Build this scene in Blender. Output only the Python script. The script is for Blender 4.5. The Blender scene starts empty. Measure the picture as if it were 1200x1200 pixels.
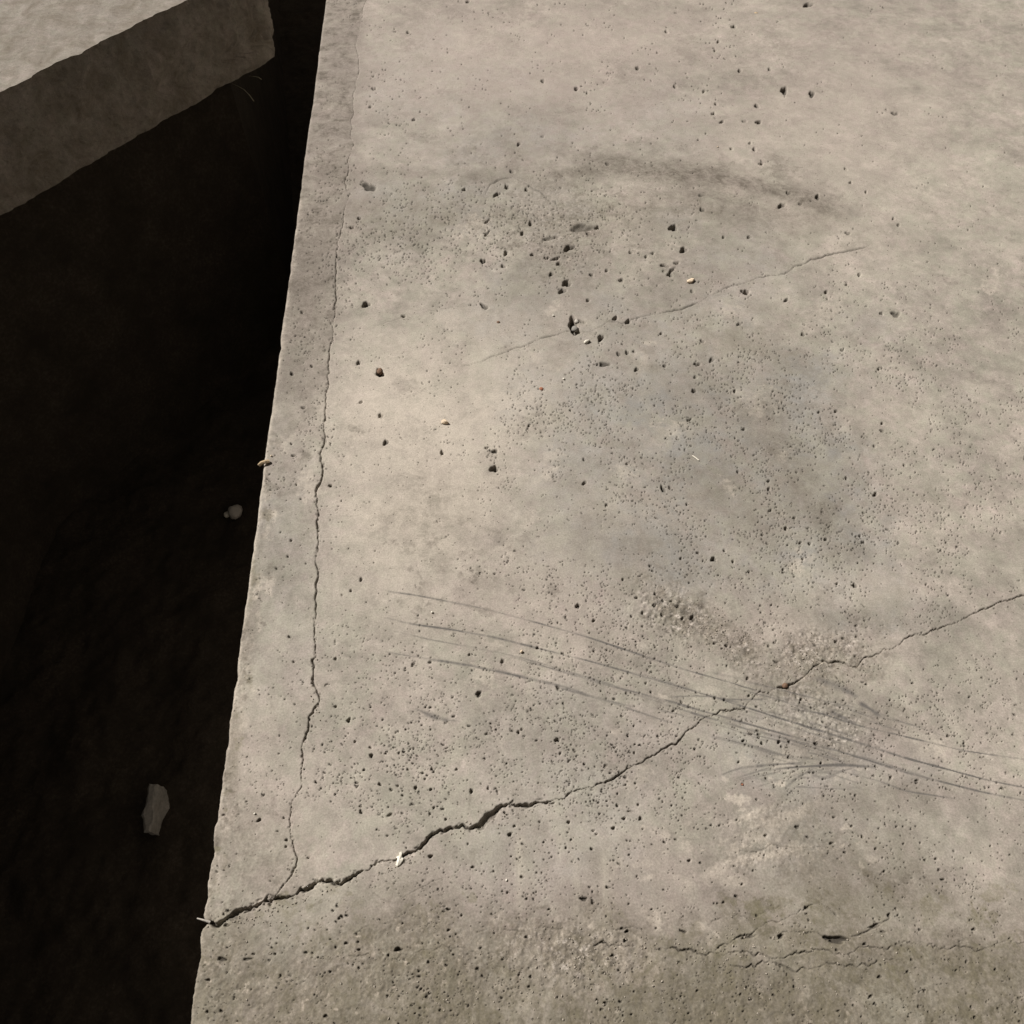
import bpy, bmesh, math, random
import numpy as np
from mathutils import Vector, Matrix, noise as mnoise

random.seed(7)
rng = np.random.default_rng(11)
sc = bpy.context.scene
COL = sc.collection
PI = math.pi

# ------------------------------------------------------------------ camera
F_PX, PITCH, CAM_H = 892.0, math.radians(56), 1.0     # focal length in pixels of a 1200 px picture
cam_d = bpy.data.cameras.new('camera')
cam = bpy.data.objects.new('camera', cam_d)
COL.objects.link(cam)
cam.location = (0, 0, CAM_H)
cam.rotation_euler = (PI / 2 - PITCH, 0, 0)
cam_d.sensor_fit = 'HORIZONTAL'
cam_d.sensor_width = 36.0
cam_d.lens = 36.0 * F_PX / 1200.0
cam_d.clip_start = 0.01
cam_d.clip_end = 500.0
sc.camera = cam

# ------------------------------------------------------------------ light
SUN_EL = math.radians(47)
L_DIR = Vector((0.86, -0.51, 0)).normalized()         # horizontal direction the light travels
world = bpy.data.worlds.new('World')
sc.world = world
world.use_nodes = True
nt = world.node_tree
nt.nodes.clear()
sky = nt.nodes.new('ShaderNodeTexSky')
sky.sky_type = 'NISHITA'
sky.sun_disc = False
sky.sun_elevation = SUN_EL
sky.sun_rotation = math.atan2(-L_DIR.x, -L_DIR.y)
sky.dust_density = 4.0
hs = nt.nodes.new('ShaderNodeHueSaturation')
hs.inputs['Saturation'].default_value = 0.12
bg = nt.nodes.new('ShaderNodeBackground')
bg.inputs['Strength'].default_value = 0.020
tint = nt.nodes.new('ShaderNodeMix')
tint.data_type = 'RGBA'
tint.blend_type = 'MULTIPLY'
tint.inputs[0].default_value = 1.0
tint.inputs[7].default_value = (1.0, 0.91, 0.80, 1)
wo = nt.nodes.new('ShaderNodeOutputWorld')
nt.links.new(sky.outputs[0], hs.inputs['Color'])
nt.links.new(hs.outputs[0], tint.inputs[6])
nt.links.new(tint.outputs[2], bg.inputs['Color'])
nt.links.new(bg.outputs[0], wo.inputs['Surface'])

sun_d = bpy.data.lights.new('sun', 'SUN')
sun_d.energy = 4.5
sun_d.angle = math.radians(3.0)
sun_d.color = (1.0, 0.957, 0.917)
sun = bpy.data.objects.new('sun', sun_d)
COL.objects.link(sun)
sun.location = (-3, 4, 4)
sun.rotation_euler = Vector((L_DIR.x * math.cos(SUN_EL), L_DIR.y * math.cos(SUN_EL), -math.sin(SUN_EL))).to_track_quat('-Z', 'Y').to_euler()

vs = sc.view_settings
vs.view_transform = 'Standard'
vs.look = 'None'
vs.gamma = 1.0
vs.use_curve_mapping = False
vs.exposure = 0.22

# ------------------------------------------------------------------ helpers
CT, ST = math.cos(PITCH), math.sin(PITCH)

def ground(u, v, z=0.0):
    """point of the plane at height z that was measured at (u, v) in the photograph"""
    a = (np.asarray(u, float) - 600) / F_PX
    w = (np.asarray(v, float) - 600) / F_PX
    den = ST + w * CT
    t = (CAM_H - z) / den
    return a * t, (CT - w * ST) * t

def gp(u, v, z=0.0):
    x, y = ground(u, v, z)
    return Vector((float(x), float(y), z))

def px_m(v):
    """pixels per metre on the slab, across and away"""
    a = ST + (v - 600) / F_PX * CT
    return F_PX * a, F_PX * a * a

def hash2(ix, iy, seed):
    h = (ix * 374761393 + iy * 668265263 + seed * 2246822519) & 0xFFFFFFFF
    h = ((h ^ (h >> 13)) * 1274126177) & 0xFFFFFFFF
    h = h ^ (h >> 16)
    return (h & 0xFFFFFF) / float(0xFFFFFF)

def vnoise(x, y, seed=0):
    x0 = np.floor(x); y0 = np.floor(y)
    fx = x - x0; fy = y - y0
    ix = x0.astype(np.int64); iy = y0.astype(np.int64)
    fx = fx * fx * fx * (fx * (fx * 6 - 15) + 10)
    fy = fy * fy * fy * (fy * (fy * 6 - 15) + 10)
    a = hash2(ix, iy, seed); b = hash2(ix + 1, iy, seed)
    c = hash2(ix, iy + 1, seed); d = hash2(ix + 1, iy + 1, seed)
    return (a + (b - a) * fx) * (1 - fy) + (c + (d - c) * fx) * fy - 0.5

def fbm(x, y, scale, octaves, seed=0, gain=0.5):
    s = 0; amp = 1.0; f = scale
    for k in range(octaves):
        s = s + amp * vnoise(x * f + 17.3 * k, y * f - 9.1 * k, seed + 31 * k)
        amp *= gain; f *= 2.03
    return s

def sstep(a, b, x):
    t = np.clip((x - a) / (b - a), 0, 1)
    return t * t * (3 - 2 * t)

def tag(o, label=None, cat=None, group=None, kind=None):
    for k, val in (('label', label), ('category', cat), ('group', group), ('kind', kind)):
        if val:
            o[k] = val
    return o

def link(name, me, mat=None, parent=None):
    o = bpy.data.objects.new(name, me)
    COL.objects.link(o)
    if mat:
        me.materials.append(mat)
    if parent:
        o.parent = parent
    return o

def np_mesh(name, co, quads, smooth=True):
    me = bpy.data.meshes.new(name)
    n, q = len(co), len(quads)
    me.vertices.add(n)
    me.vertices.foreach_set('co', np.ascontiguousarray(co, dtype=np.float32).ravel())
    me.loops.add(q * 4)
    me.loops.foreach_set('vertex_index', np.ascontiguousarray(quads, dtype=np.int32).ravel())
    me.polygons.add(q)
    me.polygons.foreach_set('loop_start', np.arange(0, q * 4, 4, dtype=np.int32))
    me.polygons.foreach_set('use_smooth', np.full(q, smooth, dtype=bool))
    me.update(calc_edges=True)
    me.validate()
    return me

# ------------------------------------------------------------------ materials
class NB:
    def __init__(self, name, rough=0.9, spec=0.25):
        self.m = bpy.data.materials.new(name)
        self.m.use_nodes = True
        self.t = self.m.node_tree
        self.b = self.t.nodes['Principled BSDF']
        self.b.inputs['Roughness'].default_value = rough
        self.b.inputs['Specular IOR Level'].default_value = spec
        self.co = self.t.nodes.new('ShaderNodeTexCoord').outputs['Object']
    def link(self, a, b): self.t.links.new(a, b)
    def noise(self, scale, detail=4, rough=0.55, dist=0.0, vec=None):
        n = self.t.nodes.new('ShaderNodeTexNoise')
        n.inputs['Scale'].default_value = scale
        n.inputs['Detail'].default_value = detail
        n.inputs['Roughness'].default_value = rough
        n.inputs['Distortion'].default_value = dist
        self.link(vec or self.co, n.inputs['Vector'])
        return n.outputs['Fac']
    def vor(self, scale, feature='F1'):
        n = self.t.nodes.new('ShaderNodeTexVoronoi')
        n.feature = feature
        n.inputs['Scale'].default_value = scale
        self.link(self.co, n.inputs['Vector'])
        return n
    def rng(self, v, a, b, c=0.0, d=1.0):
        n = self.t.nodes.new('ShaderNodeMapRange')
        n.inputs['From Min'].default_value = a; n.inputs['From Max'].default_value = b
        n.inputs['To Min'].default_value = c; n.inputs['To Max'].default_value = d
        self.link(v, n.inputs['Value'])
        return n.outputs[0]
    def math(self, op, a, b):
        n = self.t.nodes.new('ShaderNodeMath'); n.operation = op
        for s, v in ((n.inputs[0], a), (n.inputs[1], b)):
            if isinstance(v, (int, float)): s.default_value = v
            else: self.link(v, s)
        return n.outputs[0]
    def mix(self, fac, a, b, mode='MIX'):
        n = self.t.nodes.new('ShaderNodeMix'); n.data_type = 'RGBA'; n.blend_type = mode
        for s, v in ((n.inputs[0], fac), (n.inputs[6], a), (n.inputs[7], b)):
            if isinstance(v, tuple): s.default_value = (*v, 1)
            elif isinstance(v, (int, float)): s.default_value = v
            else: self.link(v, s)
        return n.outputs[2]
    def attr(self, name):
        n = self.t.nodes.new('ShaderNodeAttribute'); n.attribute_name = name
        s = self.t.nodes.new('ShaderNodeSeparateColor')
        self.link(n.outputs['Color'], s.inputs[0])
        return s.outputs[0], s.outputs[1], s.outputs[2], n.outputs['Alpha']
    def bump(self, h, dist, strength=1.0, prev=None):
        n = self.t.nodes.new('ShaderNodeBump')
        n.inputs['Distance'].default_value = dist
        n.inputs['Strength'].default_value = strength
        self.link(h, n.inputs['Height'])
        if prev: self.link(prev, n.inputs['Normal'])
        return n.outputs[0]
    def done(self, color, normal=None):
        if isinstance(color, tuple): self.b.inputs['Base Color'].default_value = (*color, 1)
        else: self.link(color, self.b.inputs['Base Color'])
        if normal: self.link(normal, self.b.inputs['Normal'])
        return self.m

def concrete_material(name, attrs=True, tone=1.0):
    k = NB(name, 0.88, 0.25)
    t = lambda r, g, b: (r * tone, g * tone, b * tone)
    big = k.rng(k.noise(3.2, 8, 0.62, 0.4), 0.33, 0.68)
    c = k.mix(big, t(0.318, 0.281, 0.243), t(0.408, 0.358, 0.308))
    c = k.mix(k.rng(k.noise(13, 6, 0.65, 0.8), 0.48, 0.72), c, t(0.325, 0.304, 0.248))       # greenish grey drifts
    c = k.mix(k.rng(k.noise(9.5, 6, 0.65, 0.5), 0.52, 0.75, 0, 0.8), c, t(0.438, 0.366, 0.326))   # pinkish cement bloom
    c = k.mix(k.rng(k.noise(27, 5, 0.65, 1.0), 0.50, 0.70, 0, 0.75), c, t(0.345, 0.325, 0.262))
    c = k.mix(k.rng(k.noise(21, 5, 0.68, 1.0), 0.52, 0.72, 0, 0.7), c, t(0.44, 0.372, 0.333))
    c = k.mix(k.rng(k.noise(34, 7, 0.72, 0.8), 0.42, 0.72, 0.0, 0.62), c, t(0.225, 0.203, 0.168))
    c = k.mix(k.rng(k.noise(75, 5, 0.7, 0.8), 0.50, 0.76, 0.0, 0.50), c, t(0.200, 0.182, 0.150))
    c = k.mix(k.rng(k.noise(62, 5, 0.7, 0.8), 0.54, 0.76, 0.0, 0.55), c, t(0.50, 0.455, 0.385))
    if attrs:
        lum, cool, green, chip = k.attr('tone')
        c = k.mix(cool, c, t(0.250, 0.240, 0.220))
        c = k.mix(green, c, t(0.325, 0.308, 0.250))
        lf = k.t.nodes.new('ShaderNodeCombineColor')
        for q in range(3): k.link(k.math('MULTIPLY', lum, 2.0), lf.inputs[q])
        c = k.mix(1.0, c, lf.outputs[0], 'MULTIPLY')
        st, pale, olive, pink = k.attr('wear')
        sf, dirt, rough, drip = k.attr('marks')
        ragged = k.math('MULTIPLY', k.rng(k.noise(24, 7, 0.72, 0.8), 0.30, 0.68, 0.25, 1.35), k.rng(k.noise(130, 5, 0.72, 0.5), 0.28, 0.70, 0.5, 1.4))
        c = k.mix(k.math('MINIMUM', k.math('MULTIPLY', pale, k.rng(ragged, 0.2, 1.2, 1.3, 0.5)), 1.0), c, t(0.52, 0.462, 0.388))
        c = k.mix(k.math('MINIMUM', k.math('MULTIPLY', pink, ragged), 1.0), c, t(0.375, 0.305, 0.278))
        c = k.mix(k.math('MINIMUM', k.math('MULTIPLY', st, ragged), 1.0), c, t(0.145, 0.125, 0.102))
        c = k.mix(k.math('MINIMUM', k.math('MULTIPLY', olive, k.math('MULTIPLY', ragged, 0.7)), 1.0), c, t(0.165, 0.150, 0.092))
        grit = k.rng(k.noise(170, 6, 0.75), 0.38, 0.62)
        c = k.mix(k.math('MULTIPLY', rough, k.rng(grit, 0, 1, 0.9, 0.0)), c, t(0.15, 0.128, 0.096))
        c = k.mix(k.math('MULTIPLY', rough, k.rng(k.noise(110, 3, 0.6), 0.60, 0.72, 0, 0.7)), c, t(0.52, 0.45, 0.37))
        c = k.mix(k.math('MULTIPLY', chip, k.rng(k.noise(120, 5, 0.75), 0.53, 0.68)), c, t(0.53, 0.475, 0.42))
        c = k.mix(k.math('MULTIPLY', chip, k.rng(k.noise(95, 5, 0.75), 0.46, 0.33)), c, t(0.12, 0.105, 0.088))
        c = k.mix(drip, c, t(0.44, 0.40, 0.33))
        c = k.mix(sf, c, t(0.125, 0.115, 0.105))
        c = k.mix(dirt, c, (0.052, 0.045, 0.036))
    if not attrs:
        c = k.mix(k.rng(k.noise(11, 7, 0.75, 0.6), 0.42, 0.75), c, t(0.17, 0.14, 0.10))
        c = k.mix(k.rng(k.noise(55, 5, 0.75, 0.4), 0.58, 0.72, 0, .6), c, t(0.10, 0.085, 0.06))
    c = k.mix(k.rng(k.noise(420, 3, 0.65), 0.25, 0.75), k.mix(1.0, c, (0.76, 0.76, 0.75), 'MULTIPLY'), k.mix(1.0, c, (1.2, 1.195, 1.19), 'MULTIPLY'))
    v = k.vor(150)
    pit = k.math('MULTIPLY', k.rng(v.outputs['Distance'], 0.10, 0.22, 1, 0), k.rng(k.noise(150, 0), 0.60, 0.62))
    c = k.mix(k.math('MULTIPLY', pit, 0.7), c, t(0.10, 0.085, 0.065))
    n = k.bump(k.noise(520, 4, 0.65), 0.0005, 0.34)
    n = k.bump(k.noise(120, 5, 0.6), 0.0012, 0.22, n)
    n = k.bump(k.math('MULTIPLY', pit, -1.0), 0.001, 0.7, n)
    return k.done(c, n)

def plain_material(name, a, b, scale=200, rough=0.8, bump=0.0006):
    k = NB(name, rough, 0.3)
    c = k.mix(k.rng(k.noise(scale, 5, 0.65), 0.3, 0.7), a, b)
    return k.done(c, k.bump(k.noise(scale * 2.2, 4, 0.6), bump, 0.7))

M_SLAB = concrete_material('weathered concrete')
M_BLOCK = concrete_material('dirty block concrete', attrs=False, tone=0.80)
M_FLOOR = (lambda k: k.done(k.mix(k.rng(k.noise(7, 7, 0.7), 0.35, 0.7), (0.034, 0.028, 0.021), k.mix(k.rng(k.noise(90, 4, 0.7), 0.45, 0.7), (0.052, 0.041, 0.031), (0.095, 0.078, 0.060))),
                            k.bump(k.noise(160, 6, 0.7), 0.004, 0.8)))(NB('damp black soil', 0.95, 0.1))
M_WHITE = plain_material('white chip', (0.80, 0.77, 0.68), (0.70, 0.64, 0.52), 300, 0.6)
M_CREAM = plain_material('cream chip', (0.76, 0.63, 0.47), (0.66, 0.52, 0.37), 260, 0.7)
M_GREY = plain_material('grey stone', (0.20, 0.19, 0.17), (0.30, 0.28, 0.25), 120, 0.85)
M_PALESTONE = plain_material('pale grey stone', (0.40, 0.37, 0.33), (0.52, 0.48, 0.42), 150, 0.85)
M_GRIT = plain_material('sand grit', (0.24, 0.21, 0.17), (0.44, 0.39, 0.32), 400, 0.85)
M_RED = plain_material('rust red pebble', (0.26, 0.095, 0.055), (0.36, 0.17, 0.10), 260, 0.8)
M_BROWN = plain_material('brown pebble', (0.12, 0.07, 0.045), (0.22, 0.14, 0.09), 260, 0.8)
M_DARK = plain_material('dark pebble', (0.05, 0.045, 0.04), (0.10, 0.09, 0.075), 260, 0.8)
M_STRAW = plain_material('dry grass', (0.36, 0.33, 0.22), (0.46, 0.42, 0.30), 300, 0.7)
M_WOOD = plain_material('weathered wood splinter', (0.42, 0.30, 0.17), (0.56, 0.45, 0.30), 300, 0.8)

# ------------------------------------------------------------------ the slab: a relief of its top, cut into three pieces by its cracks
DECK = 0.285        # thickness of the concrete decks
TRENCH_D = 1.5      # depth of the dark trench between them

def edge_u(v):
    return 382.0 - 0.13380 * np.asarray(v, float)

def wander(n, amp, seed, lengths=(3, 7, 17, 41)):
    r = np.random.default_rng(seed)
    s = np.zeros(n)
    for k, L in enumerate(lengths):
        p = np.arange(0, n + L + 1, L)
        s += np.interp(np.arange(n), p, r.normal(0, 1, len(p))) * (0.45 + 0.25 * k)
    return s * amp

def dense(pts, closed_x=None):
    p = np.array(pts, float)
    d = np.r_[0, np.cumsum(np.hypot(*np.diff(p[:, :2], axis=0).T))]
    n = max(int(d[-1] / 0.7), 2)
    t = np.linspace(0, d[-1], n)
    return np.stack([np.interp(t, d, p[:, k]) for k in range(p.shape[1])], 1)

# across: (u, v, half width in px)
CRACK_ACROSS = [(225, 1080, 2), (240, 1079, 2.2), (253, 1083, 2.8), (262, 1080, 3.2), (275, 1073, 3.4), (290, 1065, 3.0), (303, 1060, 3.4), (318, 1055, 2.6),
    (333, 1051, 2.2), (345, 1049, 1.8), (360, 1043, 2.6), (372, 1033, 1.4), (383, 1032, 1.6), (398, 1036, 2.0), (410, 1029, 1.6), (420, 1022, 1.4), (432, 1018, 1.1),
    (443, 1010, 0.9), (455, 1008, 0.9), (463, 1009, 1.2), (475, 1003, 1.8), (486, 996, 2.2), (497, 987, 1.7), (506, 978, 1.5), (515, 976, 1.4), (524, 974, 1.9),
    (534, 971, 1.2), (544, 969, 1.4), (555, 970, 1.6), (563, 967, 3.4), (571, 956, 5.0), (580, 947, 3.6), (590, 943, 2.0), (600, 942, 1.6), (620, 942, 2.4), (640, 939, 1.8),
    (660, 937, 1.7), (668, 931, 1.4), (680, 926, 2.6), (692, 922, 1.3), (705, 917, 1.3), (720, 912, 1.3), (735, 902, 1.0), (755, 896, 0.9), (765, 884, 0.9),
    (780, 877, 0.9), (795, 869, 0.9), (803, 858, 1.0), (812, 851, 0.8), (822, 845, 0.8), (835, 840, 0.7), (845, 833, 0.8), (860, 830, 0.8), (872, 828, 0.9),
    (878, 821, 0.8), (890, 811, 0.8), (905, 807, 0.7), (920, 804, 1.8), (935, 799, 1.2), (945, 790, 1.0), (955, 780, 1.0), (967, 775, 1.1), (985, 775, 1.2),
    (995, 781, 1.0), (1005, 782, 0.7), (1013, 772, 0.7), (1030, 766, 0.7), (1045, 759, 0.8), (1058, 750, 0.8), (1100, 738, 0.8), (1150, 713, 0.8), (1230, 688, 0.8),
    (1500, 600, 0.8), (9000, -400, 0.8)]
CRACK_ALONG = [(548, -1200, 0.6), (458, -200, 0.6), (430, 0, 0.5), (421, 30, 0.5), (418, 50, 0.6), (420, 75, 0.6), (416, 95, 0.6), (414, 130, 0.6), (413, 160, 0.7), (411, 185, 0.7),
    (405, 214, 0.8), (409, 232, 0.8), (401, 248, 0.8), (399, 280, 0.8), (394, 305, 1.0), (394, 340, 1.4), (393, 360, 0.9), (391, 385, 0.8), (388, 403, 1.1), (385, 420, 1.0),
    (384, 440, 0.8), (386, 455, 0.9), (382, 470, 0.9), (379, 500, 0.9), (380, 515, 0.9), (376, 535, 1.0), (379, 560, 1.2), (370, 575, 1.3), (371, 600, 1.3), (372, 625, 1.2),
    (374, 645, 1.3), (370, 660, 1.1), (373, 675, 1.1), (368, 683, 1.2), (371, 705, 1.0), (369, 730, 1.0), (369, 755, 1.0), (370, 770, 1.0), (366, 774, 1.8), (369, 800, 2.0),
    (375, 820, 1.5), (366, 835, 1.6), (359, 860, 1.0), (354, 880, 1.0), (354, 910, 0.9), (354, 922, 1.2), (343, 938, 1.3), (341, 950, 1.2), (340, 960, 0.9), (344, 985, 0.9),
    (347, 1005, 0.9), (345, 1020, 0.8), (338, 1030, 0.8), (328, 1042, 0.7), (322, 1056, 0.7)]
_cu = np.arange(200, 1300)
_ca = np.array(CRACK_ACROSS, float)
_across_w = wander(len(_cu), 1.0, 5, (2, 4, 9, 19))
def across_v(u):
    return np.interp(u, _ca[:, 0], _ca[:, 1]) + np.interp(u, _cu, _across_w, 0, 0)
_al = np.array(CRACK_ALONG, float)
_av = np.arange(-20, 1070)
_along_w = wander(len(_av), 0.85, 6, (3, 5, 10, 19))
def along_u(v):
    return np.interp(v, _al[:, 1], _al[:, 0]) + np.interp(v, _av, _along_w, 0, 0)

def grow(a, b, first, ratio):
    out = []; x = a; s = first
    sign = 1 if b > a else -1
    while (b - x) * sign > 0:
        x = x + sign * s; s *= ratio
        out.append(x)
    return out

NC = 975
rows = np.array(grow(-12, -640, 1.6, 1.12)[::-1] + list(np.arange(-12, 1214.5, 1.0)) + grow(1214, 3400, 1.8, 1.16))
rows = rows[rows > -655]
tcols = np.linspace(0, 1, NC)
tcols = tcols ** 0.985
ext = np.array(grow(1214, 9000, 1.8, 1.16))
NR = len(rows)
V = np.repeat(rows[:, None], NC + len(ext), 1)
eu = edge_u(rows)
r_edge = wander(NR, 0.35, 21, (2, 5, 11, 29, 60)) * np.interp(rows, [0, 500, 900, 1136], [0.5, 0.6, 0.9, 1.2])
# bites out of the arris
for (cv, w, d) in ((407, 5, 2.2), (690, 14, 1.8), (795, 9, 2.6), (868, 8, 2.4), (960, 6, 2.6), (1002, 10, 3.2), (1052, 8, 3.2), (1082, 5, 7.0), (1120, 12, 2.4), (318, 8, 1.2), (560, 7, 1.0)):
    r_edge += 0.7 * d * np.exp(-((rows - cv) / w) ** 2)
eu_j = eu + r_edge
U = np.empty_like(V)
U[:, :NC] = eu_j[:, None] + (1214 - eu_j[:, None]) * tcols[None, :]
U[:, NC:] = ext[None, :] + (eu - edge_u(0))[:, None] * 0
X, Y = ground(U, V)
Z = np.zeros_like(X)
NCT = NC + len(ext)
print('grid', X.shape)

wear = np.zeros(X.shape + (4,), np.float32)      # stain and painted light falloff, pale, olive, pink
marks = np.zeros(X.shape + (4,), np.float32)     # scuff, dirt, rough, drip
STAIN_SHADE, PALE, OLIVE, PINK = range(4)
SCUFF, DIRT, ROUGH, DRIP = range(4)

R0 = int(np.searchsorted(rows, -11.5))
def window(u, v, hw, hh):
    i0 = int(np.clip(np.searchsorted(rows, v - hh), 0, NR)); i1 = int(np.clip(np.searchsorted(rows, v + hh) + 1, 0, NR))
    e = float(edge_u(v))
    den = 1214 - e
    j0 = int(np.clip(np.floor((u - hw - e - 4) / den * NC) - 2, 0, NC)); j1 = int(np.clip(np.ceil((u + hw - e + 4) / den * NC) + 14, 0, NC))
    return slice(i0, i1), slice(j0, j1)

# broad relief and how it varies
rough = np.zeros_like(X)
ragged = fbm(X, Y, 9, 5, 3)
ragged_f = fbm(X, Y, 45, 4, 4)
def blob(u, v, rx, ry, ang=0.0, soft=0.45, rag=0.9):
    """ragged soft-edged patch, 0..1"""
    c, s = math.cos(math.radians(ang)), math.sin(math.radians(ang))
    du, dv = U - u, V - v
    a = (du * c + dv * s) / rx; b = (-du * s + dv * c) / ry
    d = np.sqrt(a * a + b * b) + rag * (ragged + 0.5 * ragged_f) * 0.6
    return 1 - sstep(1 - soft, 1 + soft, d)

rough = np.maximum(rough, sstep(1050, 1120, V + 60 * ragged) * np.clip(0.34 + 1.3 * fbm(X, Y, 14, 4, 48), 0.05, 0.8))
rough = np.maximum(rough, 0.65 * blob(660, 1115, 110, 45, 0, 0.6, 1.4))
rough = np.maximum(rough, 0.8 * blob(850, 745, 100, 26, 32, 0.6, 1.3))
rough = np.maximum(rough, 0.75 * blob(945, 775, 75, 34, -5, 0.6, 1.4))
rough = np.maximum(rough, 0.5 * blob(650, 262, 85, 48, 8, 0.8, 1.3))
rough = np.maximum(rough, 0.45 * blob(940, 985, 100, 35, -14, 0.7, 1.3))
rough = np.maximum(rough, 0.32 * blob(300, 1010, 62, 60, 0, 0.8))
rough = np.maximum(rough, 0.45 * (1 - sstep(2, 22, U - eu[:, None] + 18 * ragged)) * sstep(560, 760, V))
rough = np.clip(rough, 0, 1)

Z += 0.0011 * fbm(X, Y, 3.3, 3, 41) + 0.00030 * fbm(X, Y, 16, 3, 42) + 0.00011 * fbm(X, Y, 85, 3, 43, 0.6)
rr = fbm(X, Y, 70, 4, 44, 0.62)
Z += rough * (0.0010 * rr + 0.0010 * fbm(X, Y, 210, 2, 45, 0.6))
Z -= 0.0016 * rough
# lumpy broken layers along the near end
lump = sstep(1070, 1120, V + 45 * ragged)
Z += lump * 0.0022 * fbm(X, Y, 34, 5, 46, 0.6)
# trowel strokes
Z += 0.00010 * fbm(X * 0.25 + Y * 0.05, Y, 60, 3, 47)

# ---- stains, wear and painted light falloff
def add(arr, ch, m, k):
    arr[:, :, ch] = np.maximum(arr[:, :, ch], (m * k).astype(np.float32))
for (u, v, rx, ry, ang, k) in (
        (790, 203, 110, 15, 5, .6), (740, 192, 70, 9, 8, .5), (890, 218, 80, 10, 14, .75), (940, 232, 40, 7, 24, .6), (690, 200, 60, 8, -5, .5), (830, 235, 90, 22, 10, .4), (660, 205, 90, 14, -4, .28), (520, 203, 95, 6, 3, .26), (450, 200, 40, 5, -4, .2), (560, 208, 40, 5, 6, .36), (860, 420, 120, 38, -35, .22),
        (915, 540, 62, 30, 58, .42), (965, 600, 40, 22, 50, .40), (985, 645, 26, 14, 10, .36), (870, 600, 75, 42, 15, .24), (760, 640, 90, 42, -10, .20), (900, 485, 36, 26, 40, .36),
        (360, 330, 34, 150, 8, .5), (345, 430, 26, 60, 8, .30), (392, 170, 24, 140, 6, .45), (395, 20, 26, 80, 6, .30), (960, 725, 90, 8, 3, .22),
        (400, 265, 60, 26, -20, .25), (500, 245, 110, 26, 0, .22), (480, 600, 40, 90, 0, .12), (700, 330, 110, 70, 0, .13), (800, 300, 60, 40, 30, .18),
        (960, 880, 60, 14, 0, .25), (1010, 940, 90, 22, -6, .30), (1000, 830, 60, 22, 30, .22), (940, 780, 60, 26, 0, .22), (850, 745, 80, 18, 30, .26),
        (515, 660, 16, 26, 0, .22), (560, 690, 36, 16, -10, .18), (498, 650, 7, 16, 5, .3), (555, 680, 12, 6, -20, .3), (500, 690, 10, 9, 0, .3),
        (440, 140, 18, 10, 0, .2), (985, 1102, 38, 9, 4, .8), (730, 1080, 90, 26, 0, .30), (860, 1060, 130, 26, -8, .24), (1040, 1060, 90, 60, 0, .45), (1040, 1125, 110, 26, 0, .6),  # near right corner: dirt plus painted falloff of the light
        (300, 1000, 50, 60, 0, .18), (320, 1010, 26, 14, 0, .3), (300, 1040, 40, 10, 15, .3), (270, 890, 12, 40, 5, .25), (295, 735, 10, 36, 6, .22), (480, 1110, 90, 26, 0, .3), (330, 1110, 70, 26, 0, .22),
        (450, 1080, 60, 20, 0, .22), (560, 1080, 60, 30, 0, .16), (640, 1090, 70, 30, 0, .34), (560, 745, 60, 10, 10, .10)):
    add(wear, STAIN_SHADE, blob(u, v, rx, ry, ang, 0.75), min(k * 1.45, .85))
for (u, v, rx, ry, ang, k) in ((495, 520, 110, 125, 0, .85), (480, 640, 80, 75, 0, .65), (560, 420, 90, 60, 0, .32), (470, 430, 60, 55, 0, .4), (990, 690, 70, 18, 0, .30), (920, 735, 36, 22, 0, .42), (600, 60, 160, 60, 0, .25),
        (720, 20, 200, 50, 0, .2), (990, 170, 120, 90, 0, .34), (880, 955, 26, 4, -22, .8), (925, 957, 22, 7, -20, .9), (890, 1004, 34, 5, -10, .9), (840, 1020, 20, 7, -25, .6), (925, 995, 16, 4, -10, .8), (890, 982, 10, 5, 0, .7),
        (600, 690, 120, 60, 0, .25), (740, 600, 70, 30, 0, .2), (1010, 290, 70, 40, 0, .22), (860, 1032, 14, 6, 0, .5), (805, 1037, 9, 8, 0, .5), (720, 1048, 6, 5, 0, .7), (760, 1028, 10, 3, -20, .6), (705, 1120, 8, 14, 0, .6), (670, 1095, 7, 16, 0, .5)):
    add(wear, PALE, blob(u, v, rx, ry, ang, 0.7), k)
for (u, v, rx, ry, ang, k) in ((860, 1115, 160, 26, -6, .62), (1000, 1075, 90, 50, 0, .4), (700, 1115, 160, 30, 0, .30), (440, 1108, 70, 24, 0, .34), (265, 1095, 34, 26, 0, .45), (520, 590, 60, 60, 0, .14), (470, 262, 60, 20, 0, .22),
        (690, 250, 90, 22, 0, .18), (870, 400, 60, 30, 0, .12), (1020, 1010, 60, 40, 0, .25), (275, 870, 8, 40, 6, .3), (470, 1045, 30, 16, 0, .16), (830, 255, 40, 14, 20, .16), (940, 270, 50, 20, 0, .12), (1100, 1180, 240, 70, 0, .4), (600, 1180, 400, 40, 0, .3)):
    add(wear, OLIVE, blob(u, v, rx, ry, ang, 0.75), k)
for (u, v, rx, ry, ang, k) in ((640, 70, 240, 90, 0, .42), (950, 90, 160, 110, 0, .30), (400, 110, 40, 170, 8, .45), (360, 330, 36, 130, 8, .25), (300, 930, 40, 90, 0, .3), (700, 1060, 200, 40, 0, .35), (620, 690, 90, 45, 0, .30), (520, 555, 30, 22, 0, .25), (670, 735, 60, 30, 0, .18), (900, 750, 60, 30, 0, .25), (1010, 750, 30, 12, 0, .3), (760, 1030, 120, 40, 0, .25), (700, 1110, 40, 30, 0, .30), (1000, 870, 70, 30, 0, .2), (440, 50, 60, 40, 0, .2), (860, 330, 50, 30, 0, .16)):
    add(wear, PINK, blob(u, v, rx, ry, ang, 0.8), k)
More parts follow.
